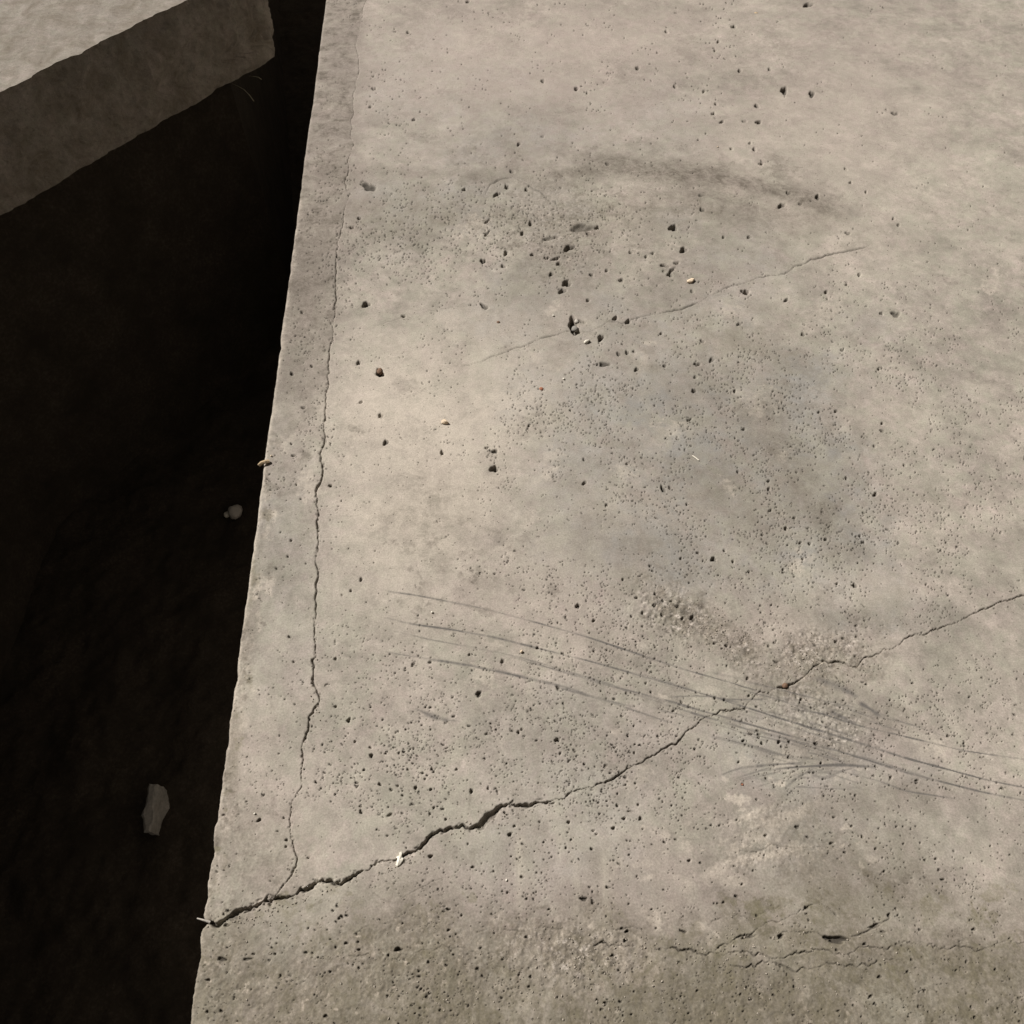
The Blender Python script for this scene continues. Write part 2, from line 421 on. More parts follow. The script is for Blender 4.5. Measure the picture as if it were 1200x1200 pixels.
# the strip along the arris is a shade greyer than the panel
strip = (U < along_u(V)) & (V < across_v(U))
add(wear, STAIN_SHADE, strip * (0.65 + ragged_f) * (1 - sstep(300, 620, V)), 0.85)
add(wear, PALE, (1 - sstep(0.5, 7, U - eu_j[:, None] + 5 * ragged_f)) * (V > 230), 0.8)
# near end: weathered and dirty, darkened further to paint in the light's falloff
add(wear, STAIN_SHADE, sstep(985, 1150, V + 110 * ragged + 0.05 * (U - 500)), 0.62)
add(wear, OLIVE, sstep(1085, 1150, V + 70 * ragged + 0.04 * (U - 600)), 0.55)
add(wear, STAIN_SHADE, sstep(1085, 1165, V + 60 * ragged + 0.09 * (U - 780)), 0.9)
add(wear, STAIN_SHADE, sstep(960, 1090, U + 90 * ragged) * sstep(960, 1120, V + 60 * ragged), 0.75)  # dimming towards the near right corner, put into the colour over the dirt
add(wear, STAIN_SHADE, sstep(930, 1120, V + 70 * ragged + 0.0) * sstep(880, 1080, U + 60 * ragged), 0.62)
marks[:, :, ROUGH] = rough
# small ragged spots of grime, moss and rubbed cement
spot_f = fbm(X, Y, 130, 4, 49, 0.65)
def spot(arr, ch, u, v, a, b, k, ang=0.0, rag=1.5):
    m = max(a, b)
    si, sj = window(u, v, m * 2.2 + 2, m * 2.2 + 2)
    if si.stop <= si.start or sj.stop <= sj.start: return
    du, dv = U[si, sj] - u, V[si, sj] - v
    c, s = math.cos(math.radians(ang)), math.sin(math.radians(ang))
    d = np.sqrt(((du * c + dv * s) / a) ** 2 + ((-du * s + dv * c) / b) ** 2) + rag * (0.8 * ragged_f[si, sj] + spot_f[si, sj])
    arr[si, sj, ch] = np.maximum(arr[si, sj, ch], (k * (1 - sstep(0.55, 1.25, d))).astype(np.float32))
def spots(n, cu, cv, su, sv, amin, amax, kmin, kmax, ch, arr=None, asp=0.6, ang=0, slant=0.0):
    for q in range(n):
        u = random.gauss(cu, su); v = random.gauss(cv, sv) + slant * (u - cu)
        a = random.uniform(amin, amax)
        spot(wear if arr is None else arr, ch, u, v, a, a * random.uniform(asp * .6, asp * 1.4), random.uniform(kmin, kmax), ang + random.gauss(0, 25))
spots(170, 640, 1128, 240, 34, 3, 16, .35, .85, STAIN_SHADE)
spots(120, 930, 1100, 120, 32, 3, 20, .35, .9, STAIN_SHADE, slant=-.12)
spots(90, 930, 1108, 130, 30, 5, 22, .3, .75, OLIVE, slant=-.1)
spots(60, 420, 1105, 110, 24, 4, 18, .3, .7, OLIVE)
spots(50, 300, 1100, 60, 24, 3, 12, .3, .7, STAIN_SHADE)
spots(45, 330, 350, 30, 110, 3, 12, .3, .65, STAIN_SHADE)
spots(70, 690, 1105, 60, 24, 2, 9, .4, .9, PALE, asp=1.6, ang=0)
spots(40, 680, 1110, 70, 24, 3, 9, .4, .8, PINK, asp=1.5)
spots(60, 880, 985, 70, 26, 2, 10, .3, .8, PALE, asp=.4, ang=-18)
spots(50, 530, 672, 46, 28, 2, 8, .3, .65, STAIN_SHADE)
spots(24, 500, 650, 10, 40, 3, 8, .3, .55, STAIN_SHADE)
spots(30, 660, 700, 60, 22, 2, 7, .2, .5, PINK)
spots(70, 850, 742, 60, 18, 2, 8, .3, .8, STAIN_SHADE, slant=.55)
spots(50, 940, 775, 40, 16, 2, 8, .3, .8, STAIN_SHADE)
spots(60, 960, 845, 50, 22, 2, 12, .2, .5, STAIN_SHADE, ang=25)
spots(80, 650, 262, 60, 34, 2, 9, .25, .6, STAIN_SHADE)
spots(30, 480, 245, 50, 24, 2, 9, .2, .45, STAIN_SHADE)
spots(60, 300, 1000, 30, 40, 2, 10, .2, .55, STAIN_SHADE)
spots(40, 880, 520, 90, 80, 6, 22, .15, .35, STAIN_SHADE)
spots(40, 800, 420, 150, 120, 5, 18, .12, .30, STAIN_SHADE)
spots(50, 780, 205, 110, 16, 4, 16, .2, .5, STAIN_SHADE, slant=.07)
spots(60, 700, 60, 220, 60, 5, 20, .10, .28, STAIN_SHADE)
spots(60, 480, 540, 70, 90, 5, 20, .25, .6, PALE)
spots(60, 700, 480, 200, 200, 4, 16, .2, .5, PALE)
spots(40, 900, 900, 120, 80, 4, 16, .2, .45, PALE)
for q in range(150):                       # along the arris
    v = random.uniform(560, 1140); e_ = float(edge_u(v))
    spot(wear, random.choice((STAIN_SHADE, STAIN_SHADE, PALE, PALE, OLIVE)), e_ + abs(random.gauss(0, 9)) + 1, v, random.uniform(2, 6), random.uniform(3, 12), random.uniform(.3, .75))
for q in range(110):                       # dirt on the upper strip
    v = random.uniform(-5, 480); e_ = float(edge_u(v))
    spot(wear, STAIN_SHADE, random.uniform(e_ + 6, float(along_u(v)) - 2), v, random.uniform(2, 9), random.uniform(3, 14), random.uniform(.25, .6))
# faint drip streaks running towards the near end
for (u, v0, v1, w, k) in ((612, 965, 1080, 5, .35), (640, 960, 1100, 6, -.3), (655, 970, 1060, 4, .3), (598, 985, 1075, 4, -.22), (672, 985, 1100, 5, .25), (706, 1000, 1110, 5, .3), (860, 735, 900, 2.2, -.28), (872, 740, 860, 1.8, -.2),
                          (650, 820, 935, 2, -.2), (632, 880, 950, 2.2, -.2), (553, 930, 968, 1.4, -.4), (695, 425, 470, 1.5, -.28), (862, 860, 900, 2, -.22)):
    m = np.exp(-((U - u - 8 * ragged) / w) ** 2) * sstep(v0 - 8, v0 + 12, V) * (1 - sstep(v1 - 40, v1, V)) * np.clip(0.8 + 1.5 * ragged_f, 0, 1)
    if k > 0: add(marks, DRIP, m, min(1.6 * k, .6))
    else: add(wear, STAIN_SHADE, m, -k)

# ---- cloudy tone of the cement skin
tone = np.zeros(X.shape + (4,), np.float32)
wx = 0.05 * fbm(X, Y, 6, 3, 81); wy = 0.05 * fbm(X, Y, 6, 3, 82)
def unit(a): return np.clip((a - a.mean()) / a.std(), -2.4, 2.4)
m1 = unit(fbm(X + wx, Y + wy, 4.5, 6, 83, 0.6)); m2 = unit(fbm(X + wx, Y + wy, 17, 6, 84, 0.62)); m3 = unit(fbm(X + 0.4 * wx, Y + 0.4 * wy, 62, 4, 85, 0.65))
m2s = unit(fbm(X * 1.0 + 3 * wx, Y * 1.0 + 3 * wy, 9, 5, 86, 0.6))
lum = 1 + 0.045 * m1 + 0.06 * m2 + 0.045 * m3 + 0.04 * np.clip(m2s, -2.4, 0)
tone[:, :, 0] = np.clip(0.5 * lum, 0.2, 0.8)
h1 = unit(fbm(X + wx, Y - wy, 14, 5, 87, 0.65)); h2 = unit(fbm(X - wx, Y + wy, 48, 4, 88, 0.65))
tone[:, :, 2] = np.clip(0.10 + 0.20 * h1 + 0.17 * h2, 0, 0.7)
for (u, v, rx, ry, ang, k) in ((760, 420, 220, 110, 10, .34), (870, 560, 150, 110, 30, .62), (780, 640, 120, 55, -8, .5), (930, 640, 80, 60, 20, .55), (690, 520, 110, 90, 0, .34), (920, 470, 70, 60, 30, .5), (500, 110, 130, 60, 0, .25), (620, 150, 120, 50, 0, .28), (560, 240, 130, 40, 0, .3),
                               (720, 900, 130, 80, 0, .2), (930, 880, 120, 50, 10, .32), (1010, 720, 80, 20, 0, .34), (980, 990, 90, 60, 0, .3), (320, 560, 60, 160, 0, .22), (650, 1010, 100, 50, 0, .25), (850, 300, 70, 40, 20, .3), (760, 140, 60, 50, 0, .2)):
    tone[:, :, 1] = np.maximum(tone[:, :, 1], (blob(u, v, rx, ry, ang, 0.7, 1.6) * min(1.3 * k, .8) * np.clip(0.85 + 0.28 * m2 + 0.18 * m3, 0.1, 1.5)).astype(np.float32))
chipm = np.maximum.reduce([blob(800, 722, 60, 22, 24, .6, 1.6), blob(868, 758, 60, 26, 32, .6, 1.6), blob(935, 768, 66, 26, -8, .6, 1.6), 0.8 * blob(960, 840, 60, 26, 30, .7, 1.6), 0.5 * blob(880, 960, 50, 10, -20, .6), 0.5 * blob(890, 1005, 50, 10, -10, .6), 0.9 * blob(690, 1112, 60, 34, 0, .7, 1.4), 0.35 * blob(630, 262, 70, 40, 0, .7, 1.4)])
tone[:, :, 3] = np.clip(chipm, 0, 1)
Z += chipm * (0.0019 * fbm(X, Y, 120, 4, 91, 0.72) - 0.0008)

# ---- holes and pores: (u, v, half width, half height, angle, depth factor, fill)
def hole(u, v, a, b, ang=0.0, depth=1.6, fill=0.0, ragk=0.28, lip=0.0):
    m = max(a, b)
    si, sj = window(u, v, m * 1.8 + 2, m * 1.8 + 2)
    if si.stop <= si.start or sj.stop <= sj.start: return
    du, dv = U[si, sj] - u, V[si, sj] - v
    c, s = math.cos(math.radians(ang)), math.sin(math.radians(ang))
    p = (du * c + dv * s) / a; q = (-du * s + dv * c) / b
    th = np.arctan2(q, p)
    ph = random.random() * 6.28
    rad = 1 + ragk * (0.6 * np.sin(2 * th + ph) + 0.55 * np.sin(3 * th + 2.3 * ph) + 0.4 * np.sin(5 * th - ph))
    d = np.sqrt(p * p + q * q) / np.maximum(rad, 0.4)
    kx, _ = px_m(v)
    dep = depth * min(a, b) / kx + 0.0006
    Z[si, sj] = np.minimum(Z[si, sj], Z[si, sj] * 0 + (Z[si, sj] - dep * (1 - sstep(0.45, 1.08, d))))
    if fill:
        marks[si, sj, DIRT] = np.maximum(marks[si, sj, DIRT], (min(fill * 1.5, .9) * (1 - sstep(0.6, 1.0, d))).astype(np.float32))

HOLES = [  # big ones
    (789, 267, 4.6, 4.4, 40, 2.4, .5), (801, 293, 4.4, 3.4, 10, 2.4, .5), (779, 311.5, 6.0, 2.0, 18, 1.8, .3), (787, 317.5, 5.4, 2.2, -38, 1.2, .2), (785, 322.5, 4.6, 1.9, 8, 2.2, .3), (778, 318, 2, 1.4, 0, 2.0, .2), (793, 308.5, 3.4, 2.2, 0, 1.2, .3),
    (664, 332, 6.0, 3.6, -10, 2.2, .4), (659, 341, 5.0, 2.8, 0, 1.9, .35), (671, 379, 5.2, 7.6, 14, 2.6, .5), (674, 388, 6.0, 4.6, 0, 2.0, .4), (682, 377, 5.0, 1.5, 22, 2.2, .3), (704, 396, 3.8, 3.8, 45, 2.4, .5),
    (708, 427, 7.0, 3.0, -8, 1.0, .55), (700, 427, 2.6, 1.4, 0, 1.5, .3), (721, 373, 3.0, 2.6, -25, 2.4, .4), (736, 377, 2.8, 3.2, 20, 2.4, .4), (873.5, 342.5, 4.6, 3.4, 15, 2.2, .4), (817, 427, 4.2, 2.2, 0, 2.0, .3),
    (813, 458, 3.0, 2.2, 25, 2.2, .3), (815, 442, 2.8, 1.5, -10, 2, .2), (667, 290, 6.6, 3.4, -8, 2.0, .4), (682, 266.5, 15, 5.0, 4, .7, .35), (700, 266, 3, 2.6, 0, 1.8, .3), (690, 273, 4, 2.4, 0, 1.4, .3), (645, 279, 11, 1.9, -12, 1.2, .2), (655, 309, 4, 2, -15, 1.8, .3),
    (651, 303, 5, 2, -15, 1.8, .3), (640, 302, 2.8, 1.8, 0, 1.8, .3), (624, 298, 2.6, 2, 0, 1.8, .3), (593, 296, 2.8, 3.0, 0, 2.0, .3), (590, 312, 3, 2.2, 0, 1.6, .3), (566, 306, 3.4, 3.2, 0, 1.3, .6), (646, 321, 3, 2.4, 0, 1.2, .4), (693, 322, 2.5, 2, 0, 1.5, .3),
    (582, 228, 6.0, 1.7, -30, 2.2, .4), (571, 259, 4.6, 1.4, -42, 2.0, .3), (594, 219, 2.6, 2.8, 0, 2, .3), (600, 201, 3.4, 1.9, 5, 2, .3), (544, 222, 3.6, 1.6, -15, 1.6, .2), (617, 222, 2.6, 2, 0, 1.8, .3), (570, 274, 3.4, 1.8, -30, 1.8, .3), (622, 261, 2.6, 3.6, -20, 1.4, .3), (612, 273, 2.8, 2.6, 0, 1.4, .3),
    (429, 357, 5.0, 3.6, 10, 1.7, .55), (567.5, 359, 5.0, 3.0, 35, 1.8, .5), (432, 219, 9.0, 5.2, 18, .55, .62), (421, 256, 2.6, 1.8, -30, 2, .3), (412, 267, 2.6, 1.8, 0, 2, .3), (445, 437, 4.6, 5.0, 0, 1.8, .5), (420, 425, 2.4, 3, 0, 1.3, .5), (473, 371, 2.6, 1.8, 10, 2, .3),
    (452, 518.5, 3.6, 3.4, 0, .9, .55), (518, 530.5, 2.0, 3.4, 12, 2.4, .4), (579, 549.5, 5.0, 4.2, 25, 1.9, .5), (579.5, 529, 4.0, 2.8, 0, 1.1, .6), (570, 525, 1.9, 1.6, 0, 2, .3), (446, 487, 3.4, 2.6, -20, 1.2, .3), (423, 471, 2.4, 1.8, -30, 1.6, .3),
    (777, 573, 2.6, 4.4, -32, 2.4, .5), (785, 571.5, 2.2, 2.0, 0, 1.4, .5), (836, 655, 3.2, 2.9, 25, 2.4, .5), (859, 658, 2.0, 1.8, 0, 2.2, .3), (878, 670, 2.3, 1.6, 15, 2.2, .3), (849, 645, 2.2, 1.6, 10, 2.2, .3), (921, 619, 2.7, 2.0, 0, 2.2, .4), (903, 598, 1.9, 1.6, 0, 2.2, .3), (931, 607, 2, 1.6, 0, 2, .3),
    (968, 632, 2.4, 1.8, 20, 2.4, .4), (949, 637, 2.6, 1.8, 25, 2, .3), (938, 636, 2, 1.5, 0, 2, .2), (1026, 579, 2.9, 2.4, -30, 2.4, .4), (1012, 635.5, 2.6, 1.7, 15, 2.4, .4), (1008, 628, 2.2, 1.6, 0, 2, .3), (941, 655, 2.2, 1.5, 15, 2, .3), (918, 667, 2, 1.6, 0, 2, .3), (1002, 686, 3.2, 2.8, 20, 1.5, .5), (981, 684, 2, 1.6, 0, 2, .3),
    (1034, 505, 2.8, 1.8, 20, 2.2, .3), (1034, 496, 2, 1.6, 0, 2, .3), (980, 482, 2.6, 1.6, 0, 2.2, .3), (960, 483, 2.2, 1.4, 0, 2, .3), (1025, 523, 2.2, 1.6, 0, 2, .3), (992, 560, 2, 1.7, 0, 2, .3), (865, 553, 2.2, 1.6, 20, 2, .2), (901, 573, 2.3, 1.8, 0, 2, .3), (872, 503, 2.4, 1.6, 20, 2.2, .3), (1060, 545, 2, 1.6, 0, 2, .3), (900.5, 564, 1.8, 1.6, 0, 2, .2),
    (947, 6, 6.5, 2.4, 0, 1.5, .5), (860, 31, 3.4, 1.8, 10, 2, .4), (919, 106, 5.0, 4.0, 15, 1.3, .6), (951.5, 110, 4.4, 3.4, 35, 1.0, .6), (1049, 133, 4.4, 2.2, 10, 1.2, .5), (887, 124.5, 3.4, 2.2, 15, 1.5, .5), (889, 143.5, 3.4, 2.6, 0, 1.5, .5), (867, 82.5, 2.6, 1.9, 30, 1.7, .5), (902, 81, 2.4, 1.6, 0, 1.4, .4), (791, 101.5, 2.8, 1.9, 20, 1.4, .4),
    (846, 143, 3, 1.6, -20, 1.6, .4), (839, 122, 2.2, 1.6, 0, 1.6, .3), (872, 142.5, 3.4, 1.2, 0, 1.5, .3), (842, 48.5, 2.2, 1.6, 0, 1.6, .3), (838, 59, 2, 1.5, 0, 1.6, .3), (781, 37, 2.4, 1.7, 20, 1.4, .3), (771, 62, 2, 1.3, 0, 1.4, .3), (892, 192, 2.8, 1.6, 0, 2.2, .4), (884, 175, 2.6, 2, 15, 1.5, .4), (879, 168, 1.6, 1.4, 0, 2, .3), (857, 174.5, 2, 1.4, 0, 1.6, .3), (835, 133.5, 2, 1.4, 0, 1.8, .3), (837, 133, 2, 1.4, 0, 1.6, .3), (825, 107, 2.6, 1.5, -20, 1.4, .3),
    (958, 231, 3.4, 3.0, 0, 1.2, .6), (916, 241, 5.0, 2.6, -10, 1.2, .5), (938, 239, 2.4, 1.6, 0, 1.2, .4), (823, 245.5, 3.2, 2.6, 0, 1.1, .5), (822, 229, 4.2, 1.6, -5, 1, .4), (924, 226, 3, 2.4, 0, 1.0, .4), (997, 214, 2, 1.5, 20, 2, .3), (991, 198, 2.2, 1.3, 20, 1.8, .3), (1015, 225, 1.7, 1.4, 0, 2, .3), (878, 278, 3.2, 1.5, -10, 1.8, .4), (747, 80, 3.2, 2, 0, 1.4, .5), (712, 192, 3, 1.8, 0, 1.5, .4),
    (675.5, 104, 3.0, 2.0, 0, 2.2, .4), (688, 109, 2, 1.4, 0, 1.4, .3), (636, 95, 3, 1.8, 10, 1.4, .4), (485, 140, 2.6, 1.6, 0, 1.6, .3), (478, 38, 2.4, 1.6, 0, 1.6, .4), (548, 2, 3, 1.6, 0, 1.6, .4), (434, 125, 3, 1.2, 0, 2, .3), (608, 169, 2.6, 1.8, -20, 1.5, .4), (636, 160, 2.2, 1.3, 0, 1.6, .3), (438, 104, 3, 2.2, 0, 1, .3),
    (993.5, 273.5, 3.4, 2.0, 10, 1.3, .4), (1047, 256, 2, 1.4, 0, 1.3, .4), (1053, 263.5, 2.6, 1.6, 10, 1.4, .4), (1049.5, 368.5, 5.2, 4.2, 15, .7, .5), (1033, 367.5, 2.4, 1.8, 20, 1.8, .4), (968, 342.5, 2.8, 1.8, -20, 1.8, .4), (1007, 322, 2.4, 2, 20, 1.6, .4), (992, 334, 2, 1.5, 20, 1.6, .3), (921.5, 352, 3.2, 2, -25, 1.2, .4), (941, 392, 3.0, 2.2, 0, 1.1, .5), (987, 410.5, 2.2, 1.6, 0, 1.8, .3), (1030, 432.5, 2.4, 1.6, 0, 1.6, .3), (866, 380, 3.4, 2, 0, 1, .4), (823, 400, 2.8, 2.2, 25, 1.2, .4), (834, 422, 3.4, 3, 0, .8, .4), (725, 415, 2.8, 2.2, 0, 1.6, .4), (735, 413, 2.4, 2.8, 0, 1.6, .4), (743, 412, 2.6, 1.4, 35, 1.6, .3), (746, 433, 3, 2.4, 0, 1.2, .5), (779, 429, 2.2, 2.4, 0, 1, .4), (739, 296, 2.2, 1.8, 0, 2.2, .4), (711, 317, 2.4, 1.8, 0, 1.6, .4), (728, 328.5, 3, 3, 0, .8, .4), (689, 352, 2.4, 1.8, 0, 2.2, .4), (775, 391, 2, 1.6, 0, 2, .3), (811, 341.5, 2.4, 2, 0, 1, .4), (765, 297, 2.4, 1.6, 0, 1.4, .3), (757, 301, 2.4, 1.6, -20, 1.4, .3), (848, 278, 2, 1.6, 0, 2, .3),
    # near half
    (677, 710, 2.8, 2.8, 0, 2.2, .5), (696, 727, 2.4, 1.9, -20, 2.2, .4), (653, 867, 3.2, 2.6, 10, 2.4, .5), (607.5, 858, 2.3, 2.0, -30, 2.4, .4), (611.5, 854.5, 1.8, 1.6, 0, 2.2, .3), (435, 885.5, 2.7, 2.4, 0, 2.4, .5), (654, 806, 2.5, 2.0, 0, 2, .4), (630, 759, 2.2, 1.7, 10, 2, .3), (561, 813, 4.4, 3.4, -30, 1.2, .55), (589, 775, 2.6, 3, -20, 1.2, .4), (550, 767, 1.8, 1.6, 0, 2, .3), (696, 763, 1.9, 1.5, 0, 2.2, .3), (504, 776, 2.4, 2, 0, 1, .5), (484, 779, 2.6, 2.4, 0, .9, .4),
    (445, 919, 2.3, 1.9, 10, 2.4, .4), (487, 923, 2.3, 2.3, 0, 2.2, .4), (505, 925, 1.9, 1.7, 0, 2.4, .4), (458.5, 925.5, 2.5, 2.0, 0, 1.6, .4), (552.5, 927, 2.4, 3.0, -20, 2, .5), (583, 928, 1.6, 3.4, -20, 1.4, .4), (572, 924, 1.8, 1.6, 0, 2, .3), (423, 952, 2.4, 1.9, 15, 2.2, .4), (422.5, 945, 1.8, 1.5, 0, 2, .3), (508.5, 946.5, 1.9, 1.5, 0, 2.2, .3), (504, 953.5, 2, 1.6, 20, 2.2, .3), (522.5, 960, 2.0, 1.7, 0, 2, .4), (597.5, 978, 2.4, 2.9, 5, 2.2, .5), (603, 968, 2.0, 1.6, 0, 2.3, .4), (666.5, 963.5, 2.0, 2.4, 0, 2.2, .4), (504.5, 1003.5, 2.8, 2.4, -40, 2.2, .4), (457, 955, 4, 2.4, -20, 1, .3), (434, 876, 2, 1.6, 0, 2, .2), (570, 860, 1.9, 1.5, 0, 2, .3), (535, 901.5, 2, 1.6, 0, 2.2, .4), (478, 901.5, 1.8, 1.4, 0, 2, .3), (506, 901, 1.8, 1.8, 0, 2, .3), (416, 869, 1.8, 1.6, 0, 2, .3), (409, 843, 2.6, 1.8, -40, 2.2, .4), (466, 921, 1.6, 1.6, 0, 2, .2), (452, 883, 1.6, 1.4, 0, 2, .3),
    (723.5, 944, 2.2, 1.8, 15, 2.3, .4), (731.5, 959, 2.4, 2.2, 0, 2.2, .4), (719, 970.5, 2.2, 2.6, 0, 2.1, .4), (751, 958.5, 2.5, 1.8, 25, 2.2, .4), (748, 943, 2, 1.5, 0, 2, .3), (739, 951, 5.0, 1.2, 12, 1.8, .3), (695.5, 973.5, 1.9, 1.5, 20, 2, .3), (699, 977.5, 1.9, 1.5, 20, 2, .3), (669.5, 984, 1.7, 1.5, 0, 2.2, .3), (693.5, 995, 2.2, 2.0, 0, 1.8, .4), (808, 1008.5, 2.0, 2.0, 0, 2.2, .4), (720, 875.5, 1.8, 1.6, 0, 2.2, .3), (743.5, 882, 1.9, 1.6, 0, 2.2, .3), (733, 911, 3, 1.7, 10, 1.8, .3), (710, 897, 3, 2, 0, 1, .4), (685, 895, 1.8, 1.5, 0, 1.8, .3), (729, 839, 1.9, 1.5, 0, 2, .3), (736, 862, 1.6, 1.4, 0, 2, .3),
    (466.5, 1112.5, 5.2, 2.9, 8, 2.0, .65), (455, 1119.5, 2.0, 2.0, 0, 2, .4), (420.5, 1113, 2.2, 1.9, 0, 2, .5), (419.5, 1104, 1.8, 1.6, 0, 2, .4), (418, 1095, 2, 1.6, 0, 2, .4), (801, 1091.5, 4.4, 1.8, 25, 2.2, .6), (684, 1053.5, 4.4, 3.4, 10, 1.2, .6), (695, 1058, 2.8, 2, 0, 1.4, .4), (863, 1050, 2.9, 1.8, 0, 1.9, .5), (841, 1058.5, 1.8, 1.4, 0, 1.9, .4), (837, 1058.5, 1.4, 1.4, 0, 1.9, .4), (887, 1073, 2.2, 1.6, 0, 1.8, .5), (870, 1036, 2, 1.6, 0, 1.8, .4), (733, 1102, 3, 2.4, 0, 1.6, .5), (735, 1091, 2.4, 2, 0, 1.6, .4), (915, 1097, 4.2, 3.0, -10, 1.6, .6), (945, 1063.5, 2.6, 2.4, 0, 1.6, .5), (1042, 1072.5, 2.6, 2.4, 0, 1.8, .5), (1050, 1065, 2, 1.6, 0, 1.6, .4), (982, 1101, 15, 4.6, 6, 1.1, .6), (970, 1099, 6, 3, 0, 1.3, .6), (1025, 1085, 9, 2.2, -20, 1.3, .5), (877, 1098, 12, 1.8, -14, 1.3, .5), (1035, 1092, 4, 1.6, 0, 1.3, .4),
    (893, 871, 2.2, 2.0, 15, 2.4, .4), (889.5, 864.5, 1.8, 1.4, 15, 2.4, .4), (880.5, 860.5, 1.7, 1.4, 15, 2.4, .4), (913, 869.5, 2.6, 2.2, 0, 2.4, .5), (925, 869, 2.4, 1.6, 10, 2.4, .4), (957, 871.5, 2.5, 2.0, 20, 2.4, .5), (945, 867, 1.7, 1.4, 0, 2, .3), (1034, 885.5, 1.8, 1.6, 0, 2, .4), (1044, 911, 2.2, 2.0, 0, 2, .4), (898, 912, 2.0, 1.5, 10, 2.2, .4), (866, 893, 1.8, 1.4, 0, 2.2, .4), (962.5, 894, 1.8, 1.8, 0, 2, .3), (975, 988, 3.4, 1.6, -20, 2.0, .4), (1026.5, 994.5, 2.6, 1.5, -20, 2.0, .4), (1011, 980.5, 1.8, 2.2, 0, 1.8, .4), (978, 957.5, 2.2, 1.4, 10, 2, .4), (998, 968, 2.2, 1.3, 10, 1.8, .4), (934.5, 969, 3.0, 2.8, 0, .9, .5), (887, 937, 1.7, 1.4, 0, 2, .3), (942, 942, 1.7, 1.3, 10, 2, .3), (897.5, 979, 2, 2.2, 0, 1.3, .4), (870.5, 919, 2.6, 1.6, 15, 1.0, .5), (849, 820, 1.8, 1.6, 0, 2, .3), (878, 815, 1.9, 1.6, 0, 2, .3), (887, 828, 2, 1.5, 15, 2, .3), (939.5, 819, 2.0, 1.6, 20, 2.2, .4), (838, 818, 2, 1.6, 0, 2, .3), (763, 811, 2, 1.4, 0, 2, .3), (757, 800.5, 1.7, 1.4, 0, 2, .3), (789.5, 833, 2.2, 1.6, 0, 1.6, .3), (799, 823, 2, 1.7, 0, 1.6, .4),
    (1004, 745.5, 1.8, 1.3, 0, 2.2, .4), (980.5, 751, 2.6, 1.9, 0, 2, .4), (989, 747.5, 2, 1.5, 0, 2, .3), (908, 753, 1.8, 1.5, 0, 2, .3), (1004, 733, 2.2, 1.3, 0, 2, .3), (901, 757, 2, 1.6, 0, 1.6, .4), (838, 753, 2.2, 1.7, 25, 2, .4), (852, 756, 2.2, 2.4, 0, 1.6, .4), (794, 710, 2.6, 2.0, 20, 2, .4), (812, 723.5, 4.0, 3.8, 0, .9, .5), (800, 724, 2, 2.2, 0, 1.6, .4), (767, 709, 2.2, 2.6, 0, 1.6, .5), (787, 703, 2, 1.6, 0, 1.6, .4), (768, 695, 2, 1.6, 0, 2, .4), (776, 720, 2.2, 2.0, 0, 2.0, .4), (753, 718, 2.2, 1.8, 0, 1.8, .4), (740, 722, 1.9, 1.6, 0, 1.8, .3), (746, 700, 2.4, 1.8, 0, 1.6, .3), (909, 775, 3, 1.6, 25, 1.8, .4), (876.5, 794.5, 2.2, 2, 0, 1.6, .4), (912, 776, 2, 1.4, 0, 1.6, .3), (763, 776.5, 1.6, 1.3, 0, 2.2, .4), (762, 781, 1.4, 1.2, 0, 2.2, .3), (759, 784.5, 1.6, 1.2, 0, 2, .3), (730, 679, 1.9, 1.6, 0, 2.2, .4), (762, 663, 1.9, 1.6, 0, 2.2, .4), (798, 654.5, 2.0, 1.5, 0, 2.2, .4), (818, 648, 2.2, 1.6, 30, 2.0, .4), (711, 591.5, 2.2, 1.6, 0, 2, .4), (805, 591, 1.8, 1.5, 0, 2, .3), (685, 566, 3.2, 2, -20, 1.7, .4), (684.5, 538.5, 1.9, 1.7, 0, 2, .3), (620, 499, 1.9, 1.5, 0, 2.2, .3), (735, 543.5, 1.9, 1.6, 0, 2, .3), (808, 492, 3.4, 1.6, -35, 2, .4), (814, 458, 2.4, 2.0, 30, 2.2, .4), (861, 458.5, 2.2, 2, 0, 1.5, .4),
